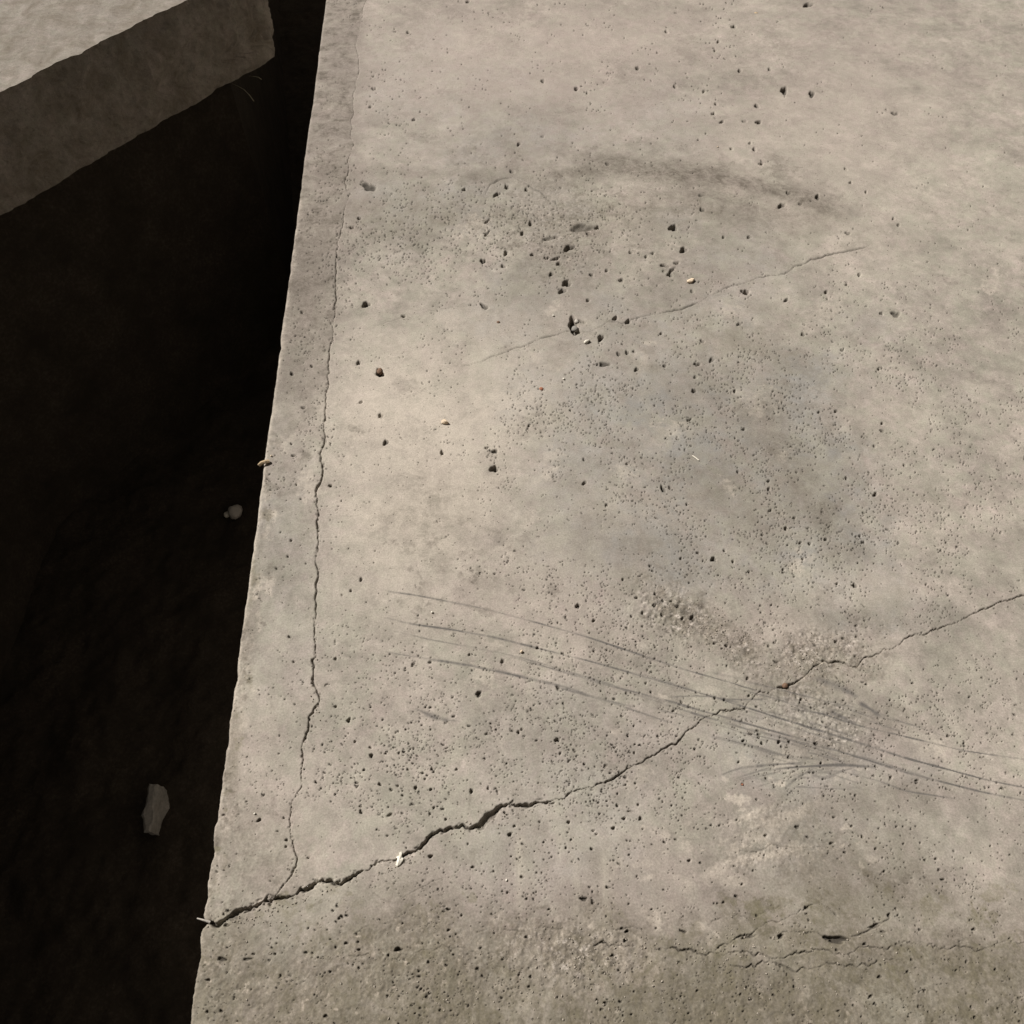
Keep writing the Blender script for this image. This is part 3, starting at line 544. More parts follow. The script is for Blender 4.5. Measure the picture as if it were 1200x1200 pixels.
    (339, 746, 2.3, 1.5, 10, 2.3, .4), (324, 666, 1.8, 1.4, 0, 2.2, .3), (387, 569, 2.2, 1.9, 0, 2.2, .5), (341, 633, 2, 1.5, 10, 2, .3), (337, 652, 1.6, 1.4, 0, 2, .3), (342, 438, 2.2, 2.4, 0, 1.4, .5), (355.5, 477.5, 2.8, 1.8, 0, 1.5, .4), (365, 429, 2, 1.6, 0, 1.7, .4), (354, 366, 2.2, 1.6, -20, 1.8, .4), (341.5, 520, 1.9, 1.4, 0, 2, .3), (344, 533.5, 3.6, 1.4, 0, 1.8, .4), (347, 567.5, 1.6, 1.3, 0, 2, .3), (303.5, 961, 3.2, 2.2, -30, 1.6, .5), (335.5, 984.5, 2.4, 1.8, 0, 1.6, .4), (335, 992, 2, 1.5, 0, 1.6, .3), (262, 955, 3.0, 1.4, 0, 1.6, .4), (361, 1005.5, 1.8, 1.4, 0, 2, .3), (344, 775.5, 2.2, 1.6, -30, 1.6, .3), (408, 845, 2, 2.4, -30, 2, .4), (393, 828, 2, 1.7, 0, 2, .3), (393, 772, 2.6, 2, -10, 1.2, .4), (423, 679, 2, 2.6, 0, 1.4, .4), (411, 692, 1.8, 1.6, 0, 1.8, .4), (401, 697, 1.5, 1.3, 0, 1.8, .3), (297, 1118, 2, 1.6, 0, 2, .4), (322, 1118, 2, 1.5, 0, 2, .4), (260, 1124, 6, 3, 0, 1.0, .5), (290, 1124, 6, 2.2, -10, 1.2, .5), (265, 1084, 4, 2.6, 0, 1.4, .4)]
for h in HOLES:
    hole(*h)

# countless small air holes, thicker in some areas than in others; sizes in millimetres
def dens(u, v):
    d = 0.16
    for (cu, cv, su, sv, k) in ((470, 270, 90, 70, 1.3), (625, 262, 85, 42, 2.2), (430, 170, 40, 110, .55), (365, 400, 40, 130, 1.2), (345, 540, 35, 60, .6), (690, 480, 170, 70, .9), (880, 520, 170, 110, .9), (560, 880, 180, 70, .95), (440, 900, 70, 60, .7), (770, 900, 120, 90, .6),
                               (640, 700, 140, 60, .5), (850, 640, 170, 70, .8), (620, 790, 170, 50, .5), (580, 490, 80, 50, .7), (900, 400, 130, 90, .55), (1000, 700, 100, 120, .45), (950, 900, 140, 60, .4), (560, 1030, 150, 40, .5), (760, 740, 90, 40, .7), (800, 60, 120, 60, .12), (1110, 560, 80, 200, .6), (1110, 900, 80, 140, .4), (600, 1170, 500, 40, .6)):
        d += k * math.exp(-((u - cu) / su) ** 2 - ((v - cv) / sv) ** 2)
    if 400 < u < 560 and 420 < v < 700: d *= 0.3
    if u > 850 and v < 330: d *= 0.35
    return d
placed = 0; tries = 0
while placed < 9200 and tries < 220000:
    tries += 1
    u = random.uniform(228, 1210); v = random.uniform(-8, 1210)
    if u < edge_u(v) + 5 or random.random() > dens(u, v) * 0.62: continue
    if random.random() > 0.62 + 1.5 * mnoise.noise(Vector((u * .022, v * .022, 3.7))) + 0.5 * mnoise.noise(Vector((u * .07, v * .07, 9.1))): continue
    r = min(0.00056 * math.exp(random.gauss(0, 0.52)), 0.0017)
    kx, ky = px_m(v)
    a, b = r * kx, r * ky
    if a < 0.7:
        if random.random() < 0.45: continue
        a, b = 0.82, 0.74
    b = max(b, 0.74)
    st_ = random.choice((1, 1, 1.25, 1.7))
    hole(u, v, a * st_, b, random.gauss(8, 16), 1.4, random.uniform(.5, 1.0), 0.25)
    placed += 1
    if random.random() < 0.16:       # small clusters
        for q in range(random.randint(1, 4)):
            hole(u + random.gauss(0, 6), v + random.gauss(0, 4), 0.75, 0.66, 0, 1.3, random.uniform(.4, .85), 0.1)
print('pores', placed)

# ---- cracks
def crack(pts, depth, dirt=0.6, jitter=None, spread=1.0, tone=0.0):
    wob = np.clip(1 + wander(len(pts), 0.27, int(abs(pts[0][0] * 7 + pts[0][1] * 3)), (3, 7, 15, 33)), 0.2, 1.45)
    for k in range(len(pts)):
        u, v, w = pts[k]
        if not (-14 < v < 1216 and u < 1216): continue
        w = w * wob[k]
        si, sj = window(u, v, w + 2.5, w + 2.5)
        if si.stop <= si.start or sj.stop <= sj.start: continue
        d = np.hypot(U[si, sj] - u, V[si, sj] - v)
        prof = 1 - sstep(0.2 * w, w + 0.25, d)
        _, _ = px_m(v)
        dep = depth * min(1.0, 0.12 + 0.42 * w)
        dirt_k = dirt * min(1.0, 0.30 + 0.6 * w)
        Zc[si, sj] = np.minimum(Zc[si, sj], -dep * prof)
        if dirt:
            marks[si, sj, DIRT] = np.maximum(marks[si, sj, DIRT], (dirt_k * (1 - sstep(0.3 * w, w + 0.2, d))).astype(np.float32))
        if tone:
            wear[si, sj, STAIN_SHADE] = np.maximum(wear[si, sj, STAIN_SHADE], (tone * (1 - sstep(0, w + 2.4, d))).astype(np.float32))

Zc = np.zeros_like(Z)
uu = np.arange(float(edge_u(1080)) - 2, 1216, 0.55)
wa = np.interp(uu, _ca[:, 0], _ca[:, 2]) * np.interp(uu, [240, 640, 760, 1210], [0.9, 0.95, 0.75, 0.6])
crack(np.stack([uu, across_v(uu), wa], 1), 0.008, 0.5, tone=0.3)
vv = np.arange(-13, 1057, 0.55)
wl = np.interp(vv, _al[:, 1], _al[:, 2]) * np.interp(vv, [0, 230, 420, 560, 1060], [0.42, 0.62, 0.72, 0.78, 0.7])
crack(np.stack([along_u(vv), vv, wl], 1), 0.006, 0.42, tone=0.18)

def hair(pts, w, depth=0.003, dirt=0.4, amp=0.8, seed=0, tone=0.0):
    d = dense([(p[0], p[1], (p[2] if len(p) > 2 else w)) for p in pts])
    n = len(d)
    d[:, 0] += wander(n, amp * 0.5, 100 + seed, (4, 9, 19, 39)); d[:, 1] += wander(n, amp, 200 + seed, (4, 9, 19, 39))
    d[:, 2] *= 0.58
    crack(d, depth * 0.75, min(dirt * 1.7, .95), tone=tone)
hair([(540, 431, .25), (558, 424, .35), (575, 418, .5), (600, 409, .8), (625, 400, .9), (650, 394, .9), (665, 388, .9), (690, 387, .9), (705, 381, 1.0), (712, 375, 1.1), (730, 378, 1.2), (750, 371, 1.2), (780, 365, 1.1), (805, 361, 1.1), (820, 355, 1.2), (838, 345, 1.2), (850, 337, 1.2), (866, 333, 1.1), (876, 329, 1.2), (885, 325, 1.1), (905, 324, 1.0), (920, 320, 1.1), (930, 313, 1.1), (945, 307, 1.2), (950, 303, 1.2), (965, 301, 1.1), (985, 297, 1.0), (1003, 292, .9), (1022, 287, .6)], .8, 0.006, .6, .6, 1, .22)
hair([(470, 468), (490, 460), (512, 453), (535, 440), (548, 425)], .55, 0.002, .25, .6, 2)
hair([(385, 411), (400, 402), (430, 386), (452, 378), (475, 370), (522, 361), (560, 357)], .55, 0.002, .3, .5, 3)
hair([(568, 228, 1), (574, 216, 1.4), (585, 211, 1.5), (602, 207, 1.9), (612, 212, 1.4), (622, 218, 1.4), (632, 224, 1.4), (640, 233, 1.6), (648, 238, 1)], .8, 0.004, .35, .6, 4, .2)
hair([(648, 240), (670, 238), (690, 236), (700, 230)], .55, 0.002, .2, .7, 5)
hair([(590, 290), (615, 297), (640, 303), (655, 292), (662, 288)], .6, 0.002, .2, .8, 6, .15)
hair([(438, 1044, .8), (444, 1050, 1.0), (453, 1056, 1.1), (464, 1058, .9)], .9, 0.004, .35, .6, 7, .25)
hair([(466, 1060, .8), (471, 1054, .7), (486, 1046, .8), (493, 1042, 1.1), (507, 1034, .6), (520, 1030, .5)], .8, 0.004, .35, .6, 8, .2)
hair([(444, 1013), (460, 1016), (470, 1013), (480, 1007)], .7, 0.003, .3, .6, 9)
hair([(765, 973, 1.2), (772, 977, .8), (785, 981, .8), (795, 984, .6), (820, 985, .5)], .7, 0.003, .35, .5, 10)
hair([(868, 999, 1.2), (880, 1000, 1.0), (893, 997, 1.1), (903, 990, .8), (915, 992, .6), (940, 995, .6), (962, 994, .6)], .9, 0.004, .4, .6, 11, .2)
hair([(440, 103), (458, 88), (478, 68), (498, 50), (522, 30), (548, 5)], .55, 0.0015, .22, .7, 12)
hair([(640, 70), (652, 25), (664, 0)], .55, 0.0012, .15, .7, 13)
hair([(840, 1105, 1), (856, 1103, 1.4), (872, 1097, 1.8), (890, 1090, 1.2), (905, 1083, 1), (925, 1075, 1.3), (940, 1067, 1.6), (955, 1060, 1), (968, 1063, 1), (978, 1070, 1.2)], 1.2, 0.006, .45, 1.4, 14, .35)
hair([(690, 1108, 1.2), (705, 1104, 1.6), (722, 1106, 1.2), (738, 1110, 1.4), (762, 1114, 1), (785, 1113, 2), (805, 1112, 2), (825, 1116, 1), (850, 1114, 1.4), (870, 1120, 1.4), (895, 1120, 1.2), (915, 1122, 1.2), (940, 1116, 1.6), (955, 1116, 1), (980, 1112, 1.2), (1030, 1113, 1.4), (1060, 1108, 1.2), (1120, 1114, 1.2), (1205, 1100, 1)], 1.3, 0.006, .45, 1.8, 15, .35)
hair([(720, 1090, .8), (730, 1088, 1.6), (742, 1086, 1.2), (752, 1090, 1)], 1.2, 0.004, .4, 1, 16, .3)
hair([(455, 1128), (470, 1118), (490, 1121), (505, 1122), (512, 1135)], .8, 0.003, .3, 1, 17)
hair([(415, 1095), (425, 1088), (432, 1085)], 1.0, 0.004, .4, .8, 18, .3)
hair([(410, 1122), (425, 1120), (432, 1116)], 1.0, 0.004, .4, .8, 19, .3)
hair([(350, 955), (360, 945), (372, 928)], .6, 0.0015, .2, .6, 20)
hair([(306, 703), (303, 650), (308, 612)], .6, 0.0015, .25, .5, 21)
hair([(970, 318), (985, 321), (993, 322)], .5, 0.0012, .2, .5, 22)
hair([(830, 1085, 1), (845, 1078, 1.2), (862, 1074, 1), (880, 1076, .8), (900, 1066, 1), (925, 1060, .8)], 1.0, .004, .4, 1.4, 31, .3)
hair([(905, 1100, 1), (925, 1094, 1.6), (945, 1092, 1), (965, 1096, 1)], 1.2, .004, .45, 1.2, 32, .35)
hair([(1000, 1098, 1.2), (1012, 1090, 1.8), (1028, 1084, 1.2), (1045, 1076, 1)], 1.2, .005, .5, 1, 33, .35)
hair([(855, 1128, 1), (880, 1132, 1.6), (905, 1128, 1), (935, 1134, 1.4), (970, 1126, 1), (1010, 1130, 1.4), (1060, 1124, 1)], 1.2, .005, .45, 1.8, 34, .35)
hair([(560, 1092, .8), (590, 1088, 1), (615, 1094, .8), (640, 1084, 1), (660, 1090, .8)], 1.0, .003, .4, 1.4, 35, .25)
hair([(480, 1118, .8), (520, 1108, 1), (555, 1112, .8), (590, 1120, 1)], .9, .003, .35, 1.4, 36, .25)
hair([(890, 935), (845, 920), (858, 905)], .5, 0.0008, .12, .6, 23)
Z += Zc
for k in range(95):
    u = random.choice((random.uniform(245, 420), random.uniform(245, 700), random.uniform(245, 1000)))
    w_ = float(np.interp(u, _ca[:, 0], _ca[:, 2]))
    sd = random.choice((-1, 1))
    hole(u, float(across_v(u)) + sd * (w_ * .8 + random.uniform(0, 2.0)), random.uniform(1.4, 3.0 + w_), random.uniform(.9, 1.2 + .6 * w_), random.gauss(-18, 22), random.uniform(.35, .9), random.choice((0, 0, .2, .35)), .35)
for k in range(60):
    v = random.uniform(330, 1040)
    hole(float(along_u(v)) + random.choice((-1, 1)) * random.uniform(.6, 2.0), v, random.uniform(.8, 1.8), random.uniform(1.2, 3.2), random.gauss(0, 20), random.uniform(.35, .9), random.choice((0, .2, .35)), .35)

# ---- long curved scrapes left by something dragged over the slab
def scrape(pts, w=0.7, dark=0.42, depth=0.00035, seed=0, fade=True):
    p = np.array(pts, float)
    d = np.r_[0, np.cumsum(np.hypot(*np.diff(p, axis=0).T))]
    n = int(d[-1] / 0.6)
    t = np.linspace(0, d[-1], n)
    # smooth interpolation (Catmull-Rom by repeated averaging of a fine linear one)
    q = np.stack([np.interp(t, d, p[:, 0]), np.interp(t, d, p[:, 1])], 1)
    kk = np.ones(41) / 41
    for c in (0, 1):
        pad = np.r_[2 * q[0, c] - q[20:0:-1, c], q[:, c], 2 * q[-1, c] - q[-2:-22:-1, c]]
        q[:, c] = np.convolve(pad, kk, 'valid')
    ww = np.clip(1 + wander(n, 0.35, 300 + seed, (9, 21, 55, 120)), 0.3, 2.2)
    kd = np.clip(1 + wander(n, 0.28, 400 + seed, (4, 11, 37, 90)), 0.42, 1.4)
    if fade: kd *= np.interp(np.arange(n), [0, n * .06, n * .9, n], [0.3, 1, 1, 0.5])
    for k in range(n):
        u, v = q[k]
        if u > 1212 or v > 1212: continue
        si, sj = window(u, v, 4 + w, 4 + w)
        dd = np.hypot(U[si, sj] - u, V[si, sj] - v)
        m = 1 - sstep(0.2, w * ww[k] + 0.75, dd)
        marks[si, sj, SCUFF] = np.maximum(marks[si, sj, SCUFF], (min(dark * 1.5, .95) * min(1.3, 1.0 + max(0, u - 600) / 1500) * kd[k] * m).astype(np.float32))
        Zs[si, sj] = np.minimum(Zs[si, sj], -0.3 * depth * kd[k] * m)
Zs = np.zeros_like(Z)
scrape([(455, 693), (490, 698), (525, 705), (570, 714), (630, 730), (690, 747), (750, 767), (800, 784), (850, 798), (900, 813), (925, 820)], .6, .62, .0005, 1)
scrape([(925, 830), (965, 836), (1005, 850), (1060, 863), (1130, 880), (1200, 890)], .7, .5, .0004, 2)
scrape([(452, 724), (480, 731), (530, 738), (580, 747), (640, 762), (700, 777), (745, 790), (800, 806), (840, 818), (900, 837), (945, 851), (1000, 868), (1060, 888), (1160, 915), (1210, 925)], .8, .62, .0005, 3)
scrape([(452, 764), (500, 772), (540, 778), (590, 788), (640, 800), (655, 805)], 1.0, .62, .0005, 4)
scrape([(530, 775), (590, 787), (655, 803), (700, 818), (745, 829)], 1.2, .42, .0003, 5)
scrape([(465, 740), (505, 750), (545, 757), (600, 768), (640, 779), (700, 797), (750, 813), (800, 828), (850, 840), (900, 855), (945, 867)], .5, .36, .0003, 6)
scrape([(600, 770), (670, 790), (720, 805), (800, 832), (850, 847), (900, 862), (950, 872), (1000, 885), (1060, 905), (1150, 928), (1210, 940)], .8, .5, .0004, 7)
scrape([(700, 800), (745, 811), (790, 823), (850, 841), (900, 855), (960, 872), (1000, 886), (1060, 903)], .7, .48, .0004, 8)
scrape([(655, 806), (700, 818), (745, 833), (780, 845)], .5, .4, .0003, 9)
scrape([(730, 828), (760, 838), (800, 852)], .6, .35, .0003, 10)
scrape([(830, 862), (870, 870), (910, 884), (960, 890)], 1.3, .32, .0003, 11)
scrape([(745, 790), (790, 802), (830, 815), (865, 823)], 2.0, .38, .0002, 12)
scrape([(785, 817), (820, 815), (860, 820), (900, 819)], .6, .34, .0002, 13)
scrape([(990, 905), (1030, 915), (1060, 927), (1120, 936)], .6, .36, .0003, 14)
scrape([(885, 898), (905, 896), (940, 894)], 1.6, .4, .0003, 15)
scrape([(885, 904), (930, 899), (985, 896), (1025, 899)], 1.3, .46, .0003, 16)
scrape([(846, 908), (862, 901), (884, 898)], .8, .28, .0002, 17)
scrape([(920, 924), (930, 914), (943, 906), (955, 900)], 1.6, .36, .0003, 18)
scrape([(934, 828), (942, 838), (955, 850), (962, 862)], 2.8, .42, .0003, 19)
scrape([(958, 795), (975, 801), (992, 809), (1004, 816)], 4.2, .34, .0003, 20)
scrape([(1008, 824), (1022, 832), (1030, 838)], 3.2, .4, .0003, 21)
scrape([(975, 834), (990, 841), (1003, 848)], 3.0, .4, .0003, 22)
scrape([(484, 829), (497, 835), (512, 842), (525, 844), (540, 845)], 1.6, .6, .0004, 23)
scrape([(497, 835), (510, 841), (524, 844)], 2.2, .45, .0004, 24)
scrape([(950, 905), (965, 915), (980, 905), (1000, 900)], 2.4, .26, .0002, 25)
scrape([(440, 740), (447, 730), (452, 724)], .6, .3, .0002, 26)
for k in range(26):
    u0 = random.uniform(760, 1010); v0 = 800 + (u0 - 760) * 0.20 + random.uniform(-28, 60)
    L = random.uniform(30, 150)
    scrape([(u0, v0), (u0 + L * .5, v0 + L * .12), (u0 + L, v0 + L * .29)], random.uniform(.4, .9), random.uniform(.16, .34), .0003, 60 + k)
for k in range(12):
    u0 = random.uniform(840, 980); v0 = random.uniform(885, 925); L = random.uniform(20, 70); sl = random.uniform(-.35, .1)
    scrape([(u0, v0), (u0 + L * .5, v0 + L * .5 * sl), (u0 + L, v0 + L * sl)], random.uniform(.5, 1.2), random.uniform(.14, .28), .0003, 100 + k)
Z += Zs

# ---- the arris: rounded over the trench
dpx = U - eu_j[:, None]
rad = 2.8 + 2.0 * np.clip(ragged_f * 2, -0.5, 1)
e = np.clip(1 - dpx / rad, 0, 1)
Z -= 0.0034 * e * e

# ---- build three pieces, sharing their edges along the cracks
side_z = np.array([-0.012, -0.03, -0.07, -0.14, -0.285, -0.6, -TRENCH_D - 0.06])
nS = len(side_z)
Xs = np.empty((NR, nS)); Ys = np.empty((NR, nS)); Zs2 = np.empty((NR, nS))
for k in range(nS - 1, -1, -1):
    c = nS - 1 - k
    Xs[:, c] = X[:, 0] + 0.0012 + 0.006 * fbm(Y[:, 0], np.full(NR, k * 0.09), 14, 4, 61) * (k > 0)
    Ys[:, c] = Y[:, 0]
    Zs2[:, c] = side_z[k]
XX = np.concatenate([Xs, X], 1); YY = np.concatenate([Ys, Y], 1); ZZ = np.concatenate([Zs2, Z], 1)
W4 = np.concatenate([np.zeros((NR, nS, 4), np.float32), wear], 1).reshape(-1, 4)
T4 = np.concatenate([np.full((NR, nS, 4), (0.5, 0, 0, 0), np.float32), tone], 1).reshape(-1, 4)
K4 = np.concatenate([np.zeros((NR, nS, 4), np.float32), marks], 1).reshape(-1, 4)
NT = NCT + nS
co = np.stack([XX, YY, ZZ], 2).reshape(-1, 3)
idx = np.arange(NR * NT).reshape(NR, NT)
# rows run towards the camera (v grows), columns to the right: counter-clockwise seen from above
q = np.stack([idx[1:, :-1], idx[1:, 1:], idx[:-1, 1:], idx[:-1, :-1]], 2)
cu_ = np.concatenate([np.repeat(eu_j[:, None], nS, 1), U], 1)
cv_ = np.concatenate([np.repeat(rows[:, None], nS, 1), V], 1)
fu = 0.25 * (cu_[1:, :-1] + cu_[1:, 1:] + cu_[:-1, 1:] + cu_[:-1, :-1])
fv = 0.25 * (cv_[1:, :-1] + cv_[1:, 1:] + cv_[:-1, 1:] + cv_[:-1, :-1])
front = fv > across_v(fu)
leftp = (~front) & (fu < along_u(fv))
mainp = ~(front | leftp)
slab = bpy.data.objects.new('concrete_slab', None)
COL.objects.link(slab)
tag(slab, 'grey weathered concrete slab crossed by cracks, pores and curved scrapes', None, None, 'structure')
def piece(name, mask, label):
    qq = q[mask]
    used = np.zeros(len(co), bool); used[qq.ravel()] = True
    remap = np.cumsum(used) - 1
    me = np_mesh(name, co[used], remap[qq])
    for an, arr in (('wear', W4), ('marks', K4), ('tone', T4)):
        a = me.attributes.new(an, 'FLOAT_COLOR', 'POINT')
        a.data.foreach_set('color', np.ascontiguousarray(arr[used]).ravel())
    o = link(name, me, M_SLAB, slab)
    o['label'] = label
    return o
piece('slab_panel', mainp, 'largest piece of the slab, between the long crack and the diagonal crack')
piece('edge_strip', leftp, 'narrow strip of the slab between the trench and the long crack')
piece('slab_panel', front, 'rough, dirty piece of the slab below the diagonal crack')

# ------------------------------------------------------------------ trench floor
gx = np.arange(-3.2, 0.3, 0.014); gy = np.arange(-2.0, 6.0, 0.016)
GX, GY = np.meshgrid(gx, gy)
GZ = -TRENCH_D + 0.03 * fbm(GX, GY, 5, 5, 71) + 0.010 * fbm(GX, GY, 40, 3, 72)
gi = np.arange(GX.size).reshape(GX.shape)
gq = np.stack([gi[:-1, :-1], gi[:-1, 1:], gi[1:, 1:], gi[1:, :-1]], 2).reshape(-1, 4)
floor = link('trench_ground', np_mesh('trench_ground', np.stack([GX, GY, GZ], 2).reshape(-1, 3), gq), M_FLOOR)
tag(floor, 'dark damp soil at the bottom of the trench', None, None, 'structure')
def floor_z(x, y):
    x = np.array([float(x)]); y = np.array([float(y)])
    return float((-TRENCH_D + 0.03 * fbm(x, y, 5, 5, 71) + 0.010 * fbm(x, y, 40, 3, 72))[0])
far = bpy.data.meshes.new('ground')
far.from_pydata([(-90, -90, -TRENCH_D - 0.05), (90, -90, -TRENCH_D - 0.05), (90, 160, -TRENCH_D - 0.05), (-90, 160, -TRENCH_D - 0.05)], [], [(0, 1, 2, 3)])
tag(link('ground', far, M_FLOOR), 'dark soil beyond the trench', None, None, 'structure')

# ------------------------------------------------------------------ the neighbouring block across the trench, corner broken off
def block(name, outline, z0, z1, mat, seed, amp=0.006, step=0.02, levels=12, end_prof=None):
    """closed outline (counter-clockwise), walls with relief, arris knocked off"""
    pts = []
    for k in range(len(outline)):
        a = Vector(outline[k]); b = Vector(outline[(k + 1) % len(outline)])
        n = max(1, int((b - a).length / (step if (a.length < 4.2 and b.length < 6.5) else 0.25)))
        for t in range(n): pts.append(a.lerp(b, t / n))
    c = sum(pts, Vector((0, 0))) / len(pts)
    bm = bmesh.new()
    rings = []
    zs = [z0 + (z1 - z0) * (k / levels) for k in range(levels + 1)]
    zs[-1] -= 0.004
    zs += [z1]
    n = len(pts)
    for k, z in enumerate(zs):
        ring = []
        for i, p in enumerate(pts):
            t = (pts[(i + 1) % n] - pts[i - 1])
            nn = Vector((t.y, -t.x)).normalized()
            d = amp * 1.6 * mnoise.fractal(Vector((p.x * 9 + seed, p.y * 9, z * 9)), 0.9, 2.1, 4) + amp * 0.5 * mnoise.noise(Vector((p.x * 55, p.y * 55, z * 55 + seed)))
            if k == len(zs) - 1: d -= 0.006 + 0.004 * mnoise.noise(Vector((p.x * 30, p.y * 30, seed)))
            qv = p + nn * d
            if end_prof: qv = qv + end_prof(p, z)
            ring.append(bm.verts.new((qv.x, qv.y, z + (0.002 * mnoise.noise(Vector((p.x * 20, p.y * 20, 3.3))) if k >= len(zs) - 2 else 0))))
        rings.append(ring)
    for a, b in zip(rings, rings[1:]):
        for i in range(n):
            bm.faces.new((a[i], a[(i + 1) % n], b[(i + 1) % n], b[i]))
    bm.faces.new(rings[-1])
    me = bpy.data.meshes.new(name)
    bm.normal_update()
    bm.to_mesh(me); bm.free()
    return link(name, me, mat)

B = gp(325, 65, -DECK); A = gp(175, 152, -DECK)
dirE = Vector((B.x - A.x, B.y - A.y)).normalized()
Bc = Vector((B.x, B.y))
nearL = Bc - dirE * 1.45
midR = Bc + Vector((-0.27, 0.963)).normalized() * 0.5
backR = Bc + Vector((-0.20, 0.98)).normalized() * 9.5
# level by level, how far the broken end stands back from the corner (metres), from the photograph's outline
PROF_Z = [-0.285, -0.262, -0.240, -0.232, -0.222, -0.205, -0.196, -0.186, -0.165, -0.150, -0.120, -0.07, 0.0]
PROF_D = [-0.012, 0.004, 0.000, -0.010, -0.042, -0.052, -0.044, -0.006, 0.012, 0.000, 0.008, -0.010, -0.016]
def end_prof(p, z):
    d = (p - Bc).length
    k = float(np.interp(z, PROF_Z, PROF_D)) * max(0.0, 1 - d / 0.7)
    return dirE * k
blk = block('concrete_block', [(-1.56, -2.4), (nearL.x, nearL.y), (Bc.x, Bc.y), (midR.x, midR.y), (backR.x, backR.y), (-7.5, 12.2), (-7.5, -2.4)][::-1], -DECK, -0.016, M_BLOCK, 3.1, 0.009, 0.010, 34, end_prof)  # outline runs on beyond the view, added to keep sun off the trench
tag(blk, 'dirty concrete block with a ragged broken corner across the dark trench', 'concrete block')
# added wall under the block, set back, closing the trench to the sun
sup = block('added_trench_wall', [(-1.72, -2.4), (nearL.x - .16, nearL.y + .08), (Bc.x - .20, Bc.y + .02), (backR.x - .2, backR.y), (-7.4, 12.1), (-7.4, -2.4)][::-1], -TRENCH_D - 0.06, -DECK - 0.002, M_FLOOR, 8.2, 0.004, 0.05, 10)
tag(sup, 'added dark wall under the block, closing the trench to the sun', None, None, 'structure')

# ------------------------------------------------------------------ stones, chips and splinters
def pebble_mesh(name, size, seed, rough=0.25, sub=2, flat=0.0, facet=False):
    bm = bmesh.new()
    bmesh.ops.create_icosphere(bm, subdivisions=sub, radius=1.0)
    for v in bm.verts:
        p = v.co.copy()
        k = 1 + rough * mnoise.noise(p * 1.3 + Vector((seed, seed * 2, 0))) + rough * 0.5 * mnoise.noise(p * 3.1 + Vector((0, seed, 5)))
        if facet:
            k = 1 + rough * 1.6 * round(2.5 * mnoise.noise(p * 1.1 + Vector((seed, 0, seed)))) / 2.5
        v.co = Vector((p.x * k * size[0] / 2, p.y * k * size[1] / 2, p.z * k * size[2] / 2))
    for f in bm.faces: f.smooth = not facet
    me = bpy.data.meshes.new(name)
    bm.to_mesh(me); bm.free()
    return me

def shard_mesh(name, size, seed, n=14):
    """angular flake: hull of points scattered in a flat lens"""
    r = random.Random(seed)
    bm = bmesh.new()
    for k in range(n):
        a = k / n * 2 * PI + r.uniform(-.2, .2)
        rad = r.uniform(0.82, 1.0)
        bm.verts.new((math.cos(a) * rad * size[0] / 2, math.sin(a) * rad * size[1] / 2 * (1 - 0.35 * math.cos(a)), r.uniform(-.5, .35) * size[2]))
    for k in range(5):
        bm.verts.new((r.uniform(-.3, .3) * size[0], r.uniform(-.25, .25) * size[1], size[2] * r.uniform(.35, .55)))
    bmesh.ops.convex_hull(bm, input=bm.verts[:])
    for v in [v for v in bm.verts if not v.link_faces]: bm.verts.remove(v)
    me = bpy.data.meshes.new(name)
    bm.to_mesh(me); bm.free()
    return me

def rest(me, u, v, rotz, mat, name, label, cat, group=None, z=0.0, sink=0.0, tilt=(0, 0)):
    o = link(name, me, mat)
    zmin = min(p.co.z for p in me.vertices)
    g = gp(u, v, z)
    o.location = (g.x, g.y, z - zmin - sink)
    o.rotation_euler = (tilt[0], tilt[1], math.radians(rotz))
    return tag(o, label, cat, group)

CH = 'pale chips lying on the slab'
rest(shard_mesh('stone_chip', (.021, .0105, .008), 4), 809.5, 330, 36, M_CREAM, 'stone_chip', 'cream pointed chip lying above the hairline crack, near a cluster of three holes', 'chip', CH)
rest(shard_mesh('stone_chip', (.016, .0075, .006), 9), 688, 401, 38, M_WHITE, 'stone_chip', 'bright white chip just below the big ragged hole that holds a pebble', 'chip', CH)
rest(shard_mesh('stone_chip', (.015, .0085, .0075), 14), 521.5, 495.5, -12, M_CREAM, 'stone_chip', 'small cream chip on the smooth pale area left of the middle', 'chip', CH)
rest(pebble_mesh('white_crumb', (.0045, .004, .0035), 3, .2, 1), 648.5, 370.5, 0, M_WHITE, 'white_crumb', 'tiny white crumb left of the big ragged hole', 'crumb', 'white crumbs on the slab')
rest(pebble_mesh('white_crumb', (.0048, .0042, .003), 5, .2, 1), 660.5, 444.5, 0, M_WHITE, 'white_crumb', 'tiny white crumb below the big ragged hole, near a red pebble', 'crumb', 'white crumbs on the slab')
rest(pebble_mesh('white_crumb', (.0036, .004, .0036), 8, .3, 1), 506.5, 718, 0, M_WHITE, 'white_crumb', 'white crumb between the two upper long scrapes', 'crumb', 'white crumbs on the slab')
rest(pebble_mesh('white_crumb', (.0055, .0035, .0045), 11, .3, 1), 611, 764, 50, M_CREAM, 'white_crumb', 'pale crumb lying beside the second long scrape', 'crumb', 'white crumbs on the slab')
rest(pebble_mesh('white_crumb', (.0028, .0026, .002), 12, .3, 1), 298.5, 953.5, 0, M_WHITE, 'white_crumb', 'white crumb beside a dark pit on the edge strip', 'crumb', 'white crumbs on the slab')
rest(pebble_mesh('white_crumb', (.0030, .0034, .0022), 13, .3, 1), 593.5, 1031.5, 0, M_WHITE, 'white_crumb', 'white crumb below the diagonal crack, near the rough front', 'crumb', 'white crumbs on the slab')
